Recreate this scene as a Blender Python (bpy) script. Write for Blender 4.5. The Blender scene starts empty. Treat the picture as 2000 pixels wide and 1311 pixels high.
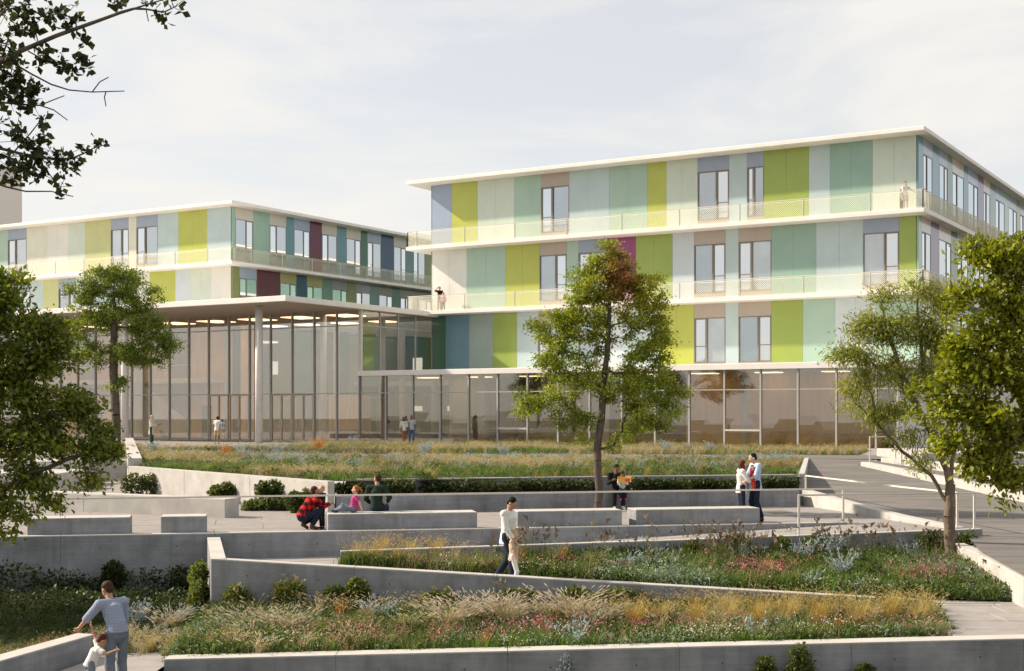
import bpy, bmesh, math, random
import numpy as np
from mathutils import Vector, Matrix
random.seed(7); RNG = np.random.default_rng(7)
C = bpy.context.scene.collection
SC = bpy.context.scene

# ------------------------------------------------------------------ camera, light, sky, exposure
F, HX, HY, CZ = 2660.0, 1000.0, 805.0, 2.0
cam_d = bpy.data.cameras.new('camera'); cam = bpy.data.objects.new('camera', cam_d); C.objects.link(cam)
cam.location = (0, 0, CZ); cam.rotation_euler = (math.pi/2, 0, 0)
cam_d.sensor_width = 36; cam_d.lens = F/2000*36; cam_d.shift_y = (HY-655.5)/2000
cam_d.clip_start = .5; cam_d.clip_end = 6000
SC.camera = cam
SUN_EL, SUN_A = math.radians(33), math.radians(14)     # sun to the left, a little behind the garden walls
SD = Vector((-math.cos(SUN_A)*math.cos(SUN_EL), math.sin(SUN_A)*math.cos(SUN_EL), math.sin(SUN_EL)))
sun_d = bpy.data.lights.new('sun', 'SUN'); sun_d.energy = 4.4; sun_d.angle = math.radians(1.6); sun_d.color = (1, .86, .69)
sun = bpy.data.objects.new('sun', sun_d); C.objects.link(sun); sun.rotation_euler = SD.to_track_quat('Z', 'Y').to_euler()
W = bpy.data.worlds.new('World'); SC.world = W; W.use_nodes = True
nt = W.node_tree; nt.nodes.clear()
def N(t, **k):
    n = nt.nodes.new(t)
    for a, b in k.items(): setattr(n, a, b)
    return n
out = N('ShaderNodeOutputWorld'); bg = N('ShaderNodeBackground'); sky = N('ShaderNodeTexSky')
sky.sky_type = 'NISHITA'; sky.sun_disc = False; sky.sun_elevation = SUN_EL
sky.sun_rotation = math.atan2(SD.x, SD.y); sky.dust_density = .8; sky.air_density = 1.0; sky.ozone_density = 1.6; sky.altitude = 100
tc = N('ShaderNodeTexCoord'); mp = N('ShaderNodeMapping'); mp.inputs['Scale'].default_value = (1.6, 1.6, 6.5)
nz = N('ShaderNodeTexNoise'); nz.inputs['Scale'].default_value = 1.7; nz.inputs['Detail'].default_value = 7; nz.inputs['Roughness'].default_value = .56
nz.inputs['Distortion'].default_value = .35
rp = N('ShaderNodeValToRGB'); rp.color_ramp.elements[0].position = .38; rp.color_ramp.elements[0].color = (.66,)*3+(1,)
rp.color_ramp.elements[1].position = .58; rp.color_ramp.elements[1].color = (.97,)*3+(1,)
mx = N('ShaderNodeMix', data_type='RGBA'); mx.inputs['B'].default_value = (6.2, 6.0, 5.68, 1)   # bright thin overcast veil
L = nt.links.new
L(tc.outputs['Generated'], mp.inputs['Vector']); L(mp.outputs[0], nz.inputs['Vector']); L(nz.outputs['Fac'], rp.inputs[0])
L(rp.outputs[0], mx.inputs['Factor']); L(sky.outputs[0], mx.inputs['A']); L(mx.outputs['Result'], bg.inputs['Color'])
bg.inputs['Strength'].default_value = .082
L(bg.outputs[0], out.inputs[0])
SC.view_settings.view_transform = 'Standard'; SC.view_settings.look = 'None'; SC.view_settings.gamma = 1
SC.view_settings.use_curve_mapping = False; SC.view_settings.exposure = .9
SC.render.engine = 'CYCLES'
cy = SC.cycles
cy.use_denoising = True; cy.max_bounces = 8; cy.transparent_max_bounces = 16; cy.caustics_reflective = False; cy.caustics_refractive = False
cy.sample_clamp_indirect = 6
try: cy.denoiser = 'OPENIMAGEDENOISE'
except Exception: pass

# ------------------------------------------------------------------ measuring helpers
def P(x, y, Y): return Vector(((x-HX)/F*Y, Y, CZ-(y-HY)/F*Y))          # a photo point at a known depth
def GP(x, y, z): return P(x, y, (CZ-z)*F/(y-HY))                        # a photo point at a known height
TH = math.radians(31.18); ct, st = math.cos(TH), math.sin(TH)
def B(s, d, z): return (s*ct+d*st, -s*st+d*ct, z)                       # building grid: s to the right along the fronts, d to the back
def s_at(x, d):
    u = (x-HX)/F; Y = d/(st*u+ct); return Y*(ct*u-st)
def d_at(x, s):
    u = (x-HX)/F; return -s*(ct+u*st)/(st-u*ct)

# ------------------------------------------------------------------ materials
MATS = {}
def mat(name, col, rough=.6, spec=.3, var=.12, scale=3.0, bump=0., bscale=40, metal=0., stretch=(1, 1, 1), coat=0., streak=0.):
    if name in MATS: return MATS[name]
    m = bpy.data.materials.new(name); m.use_nodes = True; t = m.node_tree; p = t.nodes['Principled BSDF']
    p.inputs['Roughness'].default_value = rough; p.inputs['Specular IOR Level'].default_value = spec; p.inputs['Metallic'].default_value = metal
    p.inputs['Coat Weight'].default_value = coat; p.inputs['Coat Roughness'].default_value = .04
    co = t.nodes.new('ShaderNodeTexCoord'); mapn = t.nodes.new('ShaderNodeMapping'); mapn.inputs['Scale'].default_value = stretch
    t.links.new(co.outputs['Object'], mapn.inputs['Vector'])
    n = t.nodes.new('ShaderNodeTexNoise'); n.inputs['Scale'].default_value = scale; n.inputs['Detail'].default_value = 6; n.inputs['Roughness'].default_value = .62
    t.links.new(mapn.outputs[0], n.inputs['Vector'])
    r = t.nodes.new('ShaderNodeValToRGB'); r.color_ramp.elements[0].position = .3; r.color_ramp.elements[1].position = .72
    r.color_ramp.elements[0].color = tuple(max(0, c*(1-var)) for c in col)+(1,)
    r.color_ramp.elements[1].color = tuple(min(1, c*(1+var)) for c in col)+(1,)
    t.links.new(n.outputs['Fac'], r.inputs[0]); last = r.outputs[0]
    if streak:
        m2 = t.nodes.new('ShaderNodeMapping'); m2.inputs['Scale'].default_value = (.35, .35, 11)
        n2 = t.nodes.new('ShaderNodeTexNoise'); n2.inputs['Scale'].default_value = 2; n2.inputs['Detail'].default_value = 4
        t.links.new(co.outputs['Object'], m2.inputs['Vector']); t.links.new(m2.outputs[0], n2.inputs['Vector'])
        r2 = t.nodes.new('ShaderNodeValToRGB'); r2.color_ramp.elements[0].position = .35; r2.color_ramp.elements[1].position = .65
        r2.color_ramp.elements[0].color = (1-streak,)*3+(1,); r2.color_ramp.elements[1].color = (1, 1, 1, 1)
        t.links.new(n2.outputs['Fac'], r2.inputs[0])
        m3 = t.nodes.new('ShaderNodeMapping'); m3.inputs['Scale'].default_value = (3.2, 3.2, .22); n3 = t.nodes.new('ShaderNodeTexNoise'); n3.inputs['Scale'].default_value = 1.6; n3.inputs['Detail'].default_value = 5
        t.links.new(co.outputs['Object'], m3.inputs['Vector']); t.links.new(m3.outputs[0], n3.inputs['Vector'])
        r3 = t.nodes.new('ShaderNodeValToRGB'); r3.color_ramp.elements[0].position = .34; r3.color_ramp.elements[1].position = .52
        r3.color_ramp.elements[0].color = (1-streak,)*3+(1,); r3.color_ramp.elements[1].color = (1, 1, 1, 1); t.links.new(n3.outputs['Fac'], r3.inputs[0])
        for rr in (r2, r3):
            mm = t.nodes.new('ShaderNodeMix'); mm.data_type = 'RGBA'; mm.blend_type = 'MULTIPLY'; mm.inputs['Factor'].default_value = 1
            t.links.new(last, mm.inputs['A']); t.links.new(rr.outputs[0], mm.inputs['B']); last = mm.outputs['Result']
    t.links.new(last, p.inputs['Base Color'])
    if bump:
        nb = t.nodes.new('ShaderNodeTexNoise'); nb.inputs['Scale'].default_value = bscale; nb.inputs['Detail'].default_value = 5
        t.links.new(co.outputs['Object'], nb.inputs['Vector'])
        b = t.nodes.new('ShaderNodeBump'); b.inputs['Strength'].default_value = bump; b.inputs['Distance'].default_value = .02
        t.links.new(nb.outputs['Fac'], b.inputs['Height']); t.links.new(b.outputs[0], p.inputs['Normal'])
    MATS[name] = m; return m
def glass_mat(name, tint, base, rim, gl=(1, 1, 1), rough=.0):
    """clear architectural glass: see-through with a mirror share that grows at grazing angles"""
    m = bpy.data.materials.new(name); m.use_nodes = True; t = m.node_tree; t.nodes.clear()
    o = t.nodes.new('ShaderNodeOutputMaterial'); tr = t.nodes.new('ShaderNodeBsdfTransparent'); tr.inputs[0].default_value = tint+(1,)
    g = t.nodes.new('ShaderNodeBsdfGlossy'); g.inputs['Roughness'].default_value = rough; g.inputs['Color'].default_value = gl+(1,)
    lw = t.nodes.new('ShaderNodeLayerWeight'); lw.inputs['Blend'].default_value = .5
    mr = t.nodes.new('ShaderNodeMapRange'); mr.inputs['To Min'].default_value = base; mr.inputs['To Max'].default_value = rim
    pw = t.nodes.new('ShaderNodeMath'); pw.operation = 'POWER'; pw.inputs[1].default_value = 3
    t.links.new(lw.outputs['Facing'], pw.inputs[0]); t.links.new(pw.outputs[0], mr.inputs['Value'])
    mixn = t.nodes.new('ShaderNodeMixShader'); t.links.new(mr.outputs[0], mixn.inputs[0]); t.links.new(tr.outputs[0], mixn.inputs[1]); t.links.new(g.outputs[0], mixn.inputs[2])
    t.links.new(mixn.outputs[0], o.inputs[0]); MATS[name] = m; return m
def window_mat(name, col, base, rim):
    m = bpy.data.materials.new(name); m.use_nodes = True; t = m.node_tree; t.nodes.clear()
    o = t.nodes.new('ShaderNodeOutputMaterial'); df = t.nodes.new('ShaderNodeBsdfDiffuse')
    co = t.nodes.new('ShaderNodeTexCoord'); n = t.nodes.new('ShaderNodeTexNoise'); n.inputs['Scale'].default_value = .7; t.links.new(co.outputs['Object'], n.inputs['Vector'])
    r = t.nodes.new('ShaderNodeValToRGB'); r.color_ramp.elements[0].color = tuple(c*.5 for c in col)+(1,); r.color_ramp.elements[1].color = tuple(c*1.7 for c in col)+(1,)
    t.links.new(n.outputs['Fac'], r.inputs[0]); t.links.new(r.outputs[0], df.inputs[0])
    g = t.nodes.new('ShaderNodeBsdfGlossy'); g.inputs['Roughness'].default_value = .015; g.inputs['Color'].default_value = (.92, .96, 1, 1)
    lw = t.nodes.new('ShaderNodeLayerWeight'); lw.inputs['Blend'].default_value = .5
    mr = t.nodes.new('ShaderNodeMapRange'); mr.inputs['To Min'].default_value = base; mr.inputs['To Max'].default_value = rim
    t.links.new(lw.outputs['Facing'], mr.inputs['Value'])
    mixn = t.nodes.new('ShaderNodeMixShader'); t.links.new(mr.outputs[0], mixn.inputs[0]); t.links.new(df.outputs[0], mixn.inputs[1]); t.links.new(g.outputs[0], mixn.inputs[2])
    t.links.new(mixn.outputs[0], o.inputs[0]); MATS[name] = m; return m
def leaf_mat(name, trans=.35, rough=.55, spec=.25, gain=1.0):
    """foliage: colour comes from each leaf's own colour attribute"""
    m = bpy.data.materials.new(name); m.use_nodes = True; t = m.node_tree; p = t.nodes['Principled BSDF']; o = t.nodes['Material Output']
    a = t.nodes.new('ShaderNodeAttribute'); a.attribute_name = 'Col'
    p.inputs['Roughness'].default_value = rough; p.inputs['Specular IOR Level'].default_value = spec
    t.links.new(a.outputs['Color'], p.inputs['Base Color'])
    tl = t.nodes.new('ShaderNodeBsdfTranslucent'); hs = t.nodes.new('ShaderNodeHueSaturation'); hs.inputs['Hue'].default_value = .497; hs.inputs['Saturation'].default_value = 1.15; hs.inputs['Value'].default_value = 1.5*gain
    t.links.new(a.outputs['Color'], hs.inputs['Color']); t.links.new(hs.outputs[0], tl.inputs[0])
    mixn = t.nodes.new('ShaderNodeMixShader'); mixn.inputs[0].default_value = trans
    t.links.new(p.outputs[0], mixn.inputs[1]); t.links.new(tl.outputs[0], mixn.inputs[2]); t.links.new(mixn.outputs[0], o.inputs[0])
    MATS[name] = m; return m
def check_mat(name, c0, c1, c2, size):
    """woven check: two crossing bands of thread"""
    m = bpy.data.materials.new(name); m.use_nodes = True; t = m.node_tree; p = t.nodes['Principled BSDF']; p.inputs['Roughness'].default_value = .85; p.inputs['Specular IOR Level'].default_value = .1
    co = t.nodes.new('ShaderNodeTexCoord'); sx = t.nodes.new('ShaderNodeSeparateXYZ'); t.links.new(co.outputs['Object'], sx.inputs[0])
    def band(sock, off=0):
        a = t.nodes.new('ShaderNodeMath'); a.operation = 'MULTIPLY'; a.inputs[1].default_value = 1/size; t.links.new(sock, a.inputs[0])
        f = t.nodes.new('ShaderNodeMath'); f.operation = 'FRACT'; t.links.new(a.outputs[0], f.inputs[0])
        g = t.nodes.new('ShaderNodeMath'); g.operation = 'GREATER_THAN'; g.inputs[1].default_value = .5; t.links.new(f.outputs[0], g.inputs[0]); return g.outputs[0]
    ad = t.nodes.new('ShaderNodeMath'); ad.operation = 'ADD'; t.links.new(sx.outputs['X'], ad.inputs[0]); t.links.new(sx.outputs['Y'], ad.inputs[1])
    u, v = band(ad.outputs[0]), band(sx.outputs['Z'])
    m1 = t.nodes.new('ShaderNodeMix'); m1.data_type = 'RGBA'; m1.inputs['A'].default_value = c0+(1,); m1.inputs['B'].default_value = c1+(1,); t.links.new(u, m1.inputs['Factor'])
    m2 = t.nodes.new('ShaderNodeMix'); m2.data_type = 'RGBA'; m2.inputs['A'].default_value = c1+(1,); m2.inputs['B'].default_value = c2+(1,); t.links.new(u, m2.inputs['Factor'])
    m3 = t.nodes.new('ShaderNodeMix'); m3.data_type = 'RGBA'; t.links.new(v, m3.inputs['Factor']); t.links.new(m1.outputs['Result'], m3.inputs['A']); t.links.new(m2.outputs['Result'], m3.inputs['B'])
    t.links.new(m3.outputs['Result'], p.inputs['Base Color']); MATS[name] = m; return m

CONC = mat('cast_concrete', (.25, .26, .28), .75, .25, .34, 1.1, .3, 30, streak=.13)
SUNTOP = mat('painted_sun_top', (.44, .425, .40), .8, .2, .10, 2.0, .12, 40)  # pale tone that paints sunlight onto wall and bench tops
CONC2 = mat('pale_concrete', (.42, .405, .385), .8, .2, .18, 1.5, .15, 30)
SLAB = mat('white_slab_edge', (.78, .75, .72), .6, .3, .06, 1.0, .06, 20)
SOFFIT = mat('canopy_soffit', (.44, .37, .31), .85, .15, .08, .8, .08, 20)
COLM = mat('column_concrete', (.62, .60, .58), .7, .25, .08, 2, .1, 40)
PAVE = mat('plaza_paving', (.265, .245, .235), .85, .2, .14, 2.2, .25, 90)
PATHM = mat('ramp_paving', (.29, .272, .26), .85, .2, .12, 2.5, .25, 90)
ROAD = mat('asphalt_drive', (.155, .145, .135), .9, .2, .30, .8, .3, 60, stretch=(.5, 2.2, 1))
SOIL = mat('bed_soil', (.07, .06, .035), .95, .1, .4, 4, .5, 20)
LAWN = mat('far_grass', (.16, .15, .105), .95, .1, .3, .6, .4, 6)
STEEL = mat('brushed_steel', (.55, .54, .52), .35, .5, .05, 5, metal=.85)
RAILW = mat('pale_rail_paint', (.62, .58, .52), .45, .4, .05, 5)
MESHM = mat('pale_wire_mesh', (.80, .77, .62), .5, .4, .05, 5)
MULL = mat('grey_mullion', (.42, .41, .39), .45, .4, .05, 3)
FRAME = mat('bronze_window_frame', (.24, .215, .18), .45, .4, .08, 3)
DARKW = mat('core_wall', (.10, .10, .10), .9, .1, .1, 2)
TOWER = mat('tower_render', (.74, .69, .67), .9, .1, .05, .1)
WOOD = mat('warm_timber_wall', (.78, .49, .29), .6, .25, .15, 1.2, stretch=(3, 3, .4))
INTER = mat('interior_plaster', (.70, .63, .52), .85, .2, .08, 1)
INTERD = mat('interior_panel', (.30, .25, .19), .7, .2, .15, 1)
IFLOOR = mat('interior_floor', (.55, .50, .43), .35, .4, .1, 1)
DOORF = mat('oak_door_frame', (.58, .46, .33), .5, .3, .1, 4)
GLASS = glass_mat('curtain_glass', (.98, .96, .93), .165, .62)
GLASSR = glass_mat('podium_glass', (.80, .79, .75), .15, .60)
WINS = [window_mat('window_glass', (.08, .13, .16), .36, .88), window_mat('window_glass_blind', (.25, .29, .31), .32, .88), window_mat('window_glass_deep', (.05, .09, .12), .40, .9)]; WIN = WINS[0]
WINB = window_mat('casement_glass', (.20, .22, .24), .66, .95)
BARK = mat('tree_bark', (.105, .085, .068), .9, .15, .4, 9, .8, 25, stretch=(1, 1, .25))
BARKL = mat('pale_bark', (.15, .115, .088), .9, .15, .4, 9, .8, 25, stretch=(1, 1, .25))
LEAF = leaf_mat('tree_leaf', .32, .5, .3)
GRASS = leaf_mat('meadow_plants', .30, .7, .15)

PC = dict(lime=(.46, .50, .10), green=(.32, .41, .09), mint=(.38, .53, .44), pmint=(.58, .65, .57), white=(.70, .70, .65), aqua=(.48, .59, .605),
          pblue=(.56, .63, .67), sea=(.29, .44, .365), lav=(.32, .385, .51), taupe=(.44, .38, .32), ptaupe=(.56, .52, .46), magenta=(.29, .06, .18), burg=(.11, .014, .04),
          purple=(.16, .09, .20), teal=(.12, .26, .31), dteal=(.11, .21, .20), dgreen=(.045, .14, .085), navy=(.03, .075, .14), olive=(.22, .24, .10), yolive=(.40, .37, .16), cream=(.66, .67, .57), pyel=(.53, .55, .27),
          gteal=(.16, .27, .23), tealb=(.14, .27, .33), ggrey=(.32, .40, .36), glav=(.28, .29, .33), golive=(.22, .21, .17))
def panel(c): return mat('panel_'+c, PC[c], .14, .32, .07, .5, coat=.25)

# ------------------------------------------------------------------ object helpers
OFF = {}
def tag(o, label=None, cat=None, group=None, kind=None):
    if label: o['label'] = label
    if cat: o['category'] = cat
    if group: o['group'] = group
    if kind: o['kind'] = kind
    return o
def thing(name, label, cat, loc, group=None):
    o = bpy.data.objects.new(name, None); C.objects.link(o); o.location = loc; o.empty_display_size = .2
    OFF[o.name] = Vector(loc); return tag(o, label, cat, group)
def mesh_obj(name, V_, Fc, m, parent=None, smooth=False, origin=None):
    """V_ in world coordinates; parent is a thing, part or None"""
    me = bpy.data.meshes.new(name)
    off = OFF[parent.name] if parent else (Vector(origin) if origin is not None else Vector((0, 0, 0)))
    me.from_pydata([(v[0]-off[0], v[1]-off[1], v[2]-off[2]) for v in V_], [], Fc)
    if m: me.materials.append(m)
    if smooth: me.polygons.foreach_set('use_smooth', [True]*len(me.polygons))
    o = bpy.data.objects.new(name, me); C.objects.link(o)
    if parent: o.parent = parent; OFF[o.name] = off
    else: o.location = off; OFF[o.name] = off
    return o
HEXF = [(0, 3, 2, 1), (4, 5, 6, 7), (0, 1, 5, 4), (1, 2, 6, 5), (2, 3, 7, 6), (3, 0, 4, 7)]
class MB:
    def __init__(s): s.v = []; s.f = []
    def add(s, v, f): b = len(s.v); s.v += [tuple(q) for q in v]; s.f += [tuple(i+b for i in q) for q in f]
    def hexa(s, lo, hi): s.add(list(lo)+list(hi), HEXF)
    def box(s, x0, x1, y0, y1, z0, z1): s.hexa([(x0, y0, z0), (x1, y0, z0), (x1, y1, z0), (x0, y1, z0)], [(x0, y0, z1), (x1, y0, z1), (x1, y1, z1), (x0, y1, z1)])
    def bbox(s, s0, s1, d0, d1, z0, z1):
        q = [(s0, d0), (s1, d0), (s1, d1), (s0, d1)]
        s.hexa([B(a, b, z0) for a, b in q], [B(a, b, z1) for a, b in q])
    def bar(s, p, q, r, r2=None, n=4, up=None):
        p, q = Vector(p), Vector(q); d = (q-p).normalized(); r2 = r if r2 is None else r2
        a = d.cross(Vector((0, 0, 1)) if abs(d.z) < .9 else Vector((1, 0, 0))).normalized(); b = d.cross(a)
        A = [math.pi/4+2*math.pi*i/n for i in range(n)]
        v = [p+(a*math.cos(t)+b*math.sin(t))*r for t in A]+[q+(a*math.cos(t)+b*math.sin(t))*r2 for t in A]
        s.add(v, [(i, (i+1) % n, n+(i+1) % n, n+i) for i in range(n)]+[tuple(range(n))[::-1], tuple(range(n, 2*n))])
    def cyl(s, x, y, z0, z1, r, n=20): s.bar((x, y, z0), (x, y, z1), r, n=n)
    def obj(s, name, m, parent=None, smooth=False, origin=None): return mesh_obj(name, s.v, s.f, m, parent, smooth, origin)
def bevel_obj(o, w=.012, seg=1):
    bm = bmesh.new(); bm.from_mesh(o.data); bmesh.ops.bevel(bm, geom=bm.edges[:], offset=w, segments=seg, affect='EDGES', clamp_overlap=True); bm.to_mesh(o.data); bm.free(); return o
def sheet(name, pts, m, kind='structure'):
    o = mesh_obj(name, pts, [tuple(range(len(pts)))], m); o['kind'] = kind; return o
def strip(name, A, Bk, m, kind='structure'):
    n = len(A); v = list(A)+list(Bk)
    o = mesh_obj(name, v, [(i, i+1, n+i+1, n+i) for i in range(n-1)], m); o['kind'] = kind; return o

# ================================================================== LARGE STRUCTURE: ground
def zr(Y): return -.04*max(0, 58-Y)
g0 = sheet('ground', [(-900, 58.4, -.06), (900, 58.4, -.06), (3000, 4000, -.06), (-3000, 4000, -.06)], LAWN)
sheet('ground', [(-5.5, 43.2, -.06), (9.2, 43.2, -.06), (12.6, 58.4, -.06), (-16.6, 58.4, -.06), (-14.1, 49.9, -.06)], LAWN)
g1 = sheet('lower_ground', [(-900, -300, -3.2), (900, -300, -3.2), (900, 43.2, -3.2), (-900, 43.2, -3.2)], LAWN)
ob = lambda s, d, z: B(s, d, z)
sheet('terrace_paving', [(-60, 66, -.01), (24, 60, -.01), B(-15, 72, -.02), B(-15, 82, -.02), B(-110, 82, -.02)], PATHM)
def wallB_Y(X): return 33.45+.2*X
def wallC_Y(X): return 31.28+.15*X
def seat_Y(X): return 38.76+(X+5.03)*(41.92-38.76)/13.86
PLZ = [(-32, wallB_Y(-32)+.1, -.9), (8.67, wallB_Y(8.67)+.1, -.9), (8.9, wallC_Y(8.9)+.1, -.9), (11.3, wallC_Y(11.3)+.1, -.9), (11.0, 33.9, -.9), (10.7, 34.75, -.9), (10.35, 36.2, -.9),
                       (10.0, 38, -.9), (9.75, 39.8, -.9), (9.07, 42.6, -.9), (9.0, 43.3, -.9), (-6, 43.3, -.9), (-13, 52, -.9), (-15, 58.6, -.9), (-90, 58.6, -.9), (-90, 30, -.9)]
plz = sheet('plaza_paving', [(x, y, -.918) for x, y, z in PLZ], SOIL)
def inside(x, y, poly):
    r = False
    for (x0, y0, *_), (x1, y1, *_) in zip(poly, poly[1:]+poly[:1]):
        if (y0 > y) != (y1 > y) and x < (x1-x0)*(y-y0)/(y1-y0)+x0: r = not r
    return r
_u = Vector((1, .2, 0)).normalized(); _n = Vector((-_u.y, _u.x, 0)); _o = Vector((0, wallB_Y(0)+.12, 0))
bm_all = bmesh.new()
for i in range(14):
    for k in range(-14, 6):
        q = [_o+_u*(2.4*k+(1.2 if i % 2 else 0)+a*2.4)+_n*(1.5*i+c*1.5) for a, c in ((0, 0), (1, 0), (1, 1), (0, 1))]
        q = [p+(sum(q, Vector())/4-p)*.006 for p in q]; c_ = sum(q, Vector())/4
        ins = [inside(p.x, p.y, PLZ) for p in q]
        if not any(ins): continue
        dz = random.uniform(-.002, .002)
        if all(ins) and -14 < c_.x < 10.5: m = MB(); m.hexa([(p.x, p.y, -.93) for p in q], [(p.x, p.y, -.9+dz) for p in q]); m.obj('paving_slab', PAVE, plz)
        else: pass
sheet('plaza_edge', [(x, y, -.912) for x, y, z in PLZ], PAVE)
strip('upper_ramp', [(-6.78, wallB_Y(-6.78)+.05, -1.46), (-3.9, wallB_Y(-3.9)+.1, -1.45), (8.8, wallB_Y(8.8)+.1, -.895)], [(-6.12, 29.0, -1.46), (-3.9, wallC_Y(-3.9)+.05, -1.45), (8.9, wallC_Y(8.9)+.05, -.895)], PATHM)
DF = [(-6.55, 30.6, -1.452), (-3.85, 30.55, -1.452), (0, 29.75, -1.58), (4, 28.95, -1.72), (8.3, 28.1, -1.86), (10.6, 27.55, -1.86)]
strip('lower_ramp', [(-5.85, 27.5, -1.452), (-3.85, 27.5, -1.452), (0, 27.5, -1.58), (4, 27.5, -1.72), (8.3, 27.5, -1.86), (10.6, 27.5, -1.86)], DF, PATHM)
sheet('landing_bed', [(7.2, 22.95, -1.93), (13, 22.95, -1.93), (13, 28.4, -1.93), (8.25, 28.4, -1.93), (7.9, 27.2, -1.93)], SOIL)
sheet('front_path', [(-7.15, 24.2, -2.28), (-5.3, 24.2, -2.28), (-5.87, 23.3, -2.28), (-5.87, 21.5, -2.28), (-4.6, 15, -2.28), (-8.9, 15, -2.28)], PATHM)
# the drive and the road that crosses in front of the building
ys = [25, 27, 30.4, 33.8, 36.2, 38, 39.8, 42.4, 48, 54, 58.5]
xl = [9.9, 10.15, 10.45, 11.2, 10.6, 10.25, 10.0, 9.3, 9.4, 11, 12]
strip('driveway', [(a, y, zr(y)-.0) for a, y in zip(xl, ys)], [(15.9+(-.035)*(y-40), y, zr(y)) for y in ys], ROAD)
strip('cross_road', [(-9, 60.8, 0), (5, 59.6, 0), (13, 58.3, 0), (24, 56.5, 0)], [(-9, 65.6, 0), (5, 64.6, 0), (14, 63.6, 0), (24, 62, 0)], ROAD)
# soil under the planting
D_back = [(-3.8, 30.66, -1.42), (0, 31.15, -1.42), (4, 31.75, -1.42), (8, 32.35, -1.45), (10.4, 32.75, -1.45)]
D_front = [(-3.8, 30.52, -1.45), (0, 29.75, -1.57), (4, 28.95, -1.71), (8.3, 28.1, -1.83), (10.4, 27.6, -1.83)]
strip('ramp_bed', D_back, D_front, SOIL)
G_back = [(-6, 27.23, -2.0), (0, 27.23, -2.0), (4, 27.23, -2.0), (8.25, 27.1, -1.92)]
G_front = [(-5.87, 23.32, -2.24), (0, 23.32, -2.13), (4, 23.32, -2.02), (7.6, 23.6, -1.92)]
strip('front_bed', G_back, G_front, SOIL)
L_back = [(-17, 30.05, -2.32), (-12, 31.05, -2.32), (-7.1, 31.9, -2.3), (-6.05, 27.2, -2.05)]
L_front = [(-17, 17, -2.36), (-9.6, 17.6, -2.36), (-7.5, 23.9, -2.32), (-5.87, 24.0, -2.27)]
strip('left_bed', L_back, L_front, SOIL)
strip('lowest_bed', [(-5.8, 22.88, -2.75), (12, 22.88, -2.75)], [(-4.5, 15, -2.8), (12, 15, -2.8)], SOIL)
M_front = [(-13.9, 49.9, -.02), (-5.05, 39.7, -.02), (2, 42.0, -.02), (9.0, 43.6, -.02)]
M_back = [(-19, 67, -.02), (-8, 61.2, -.02), (3, 59.7, -.02), (12.4, 58.1, -.02)]
strip('meadow_bed', M_front, M_back, SOIL)
M2_front = [(-19.4, 67, .0), (-13, 66.4, .0), (-8.5, 66, .0), (5, 65, .0), (16.2, 63.6, .0)]
M2_back = [(-24.6, 73, .0), (-13.2, 75, .0), (-11.6, 84, .0), (2, 83, .0), (19, 72, .0)]
strip('terrace_bed', M2_front, M2_back, SOIL)

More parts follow.
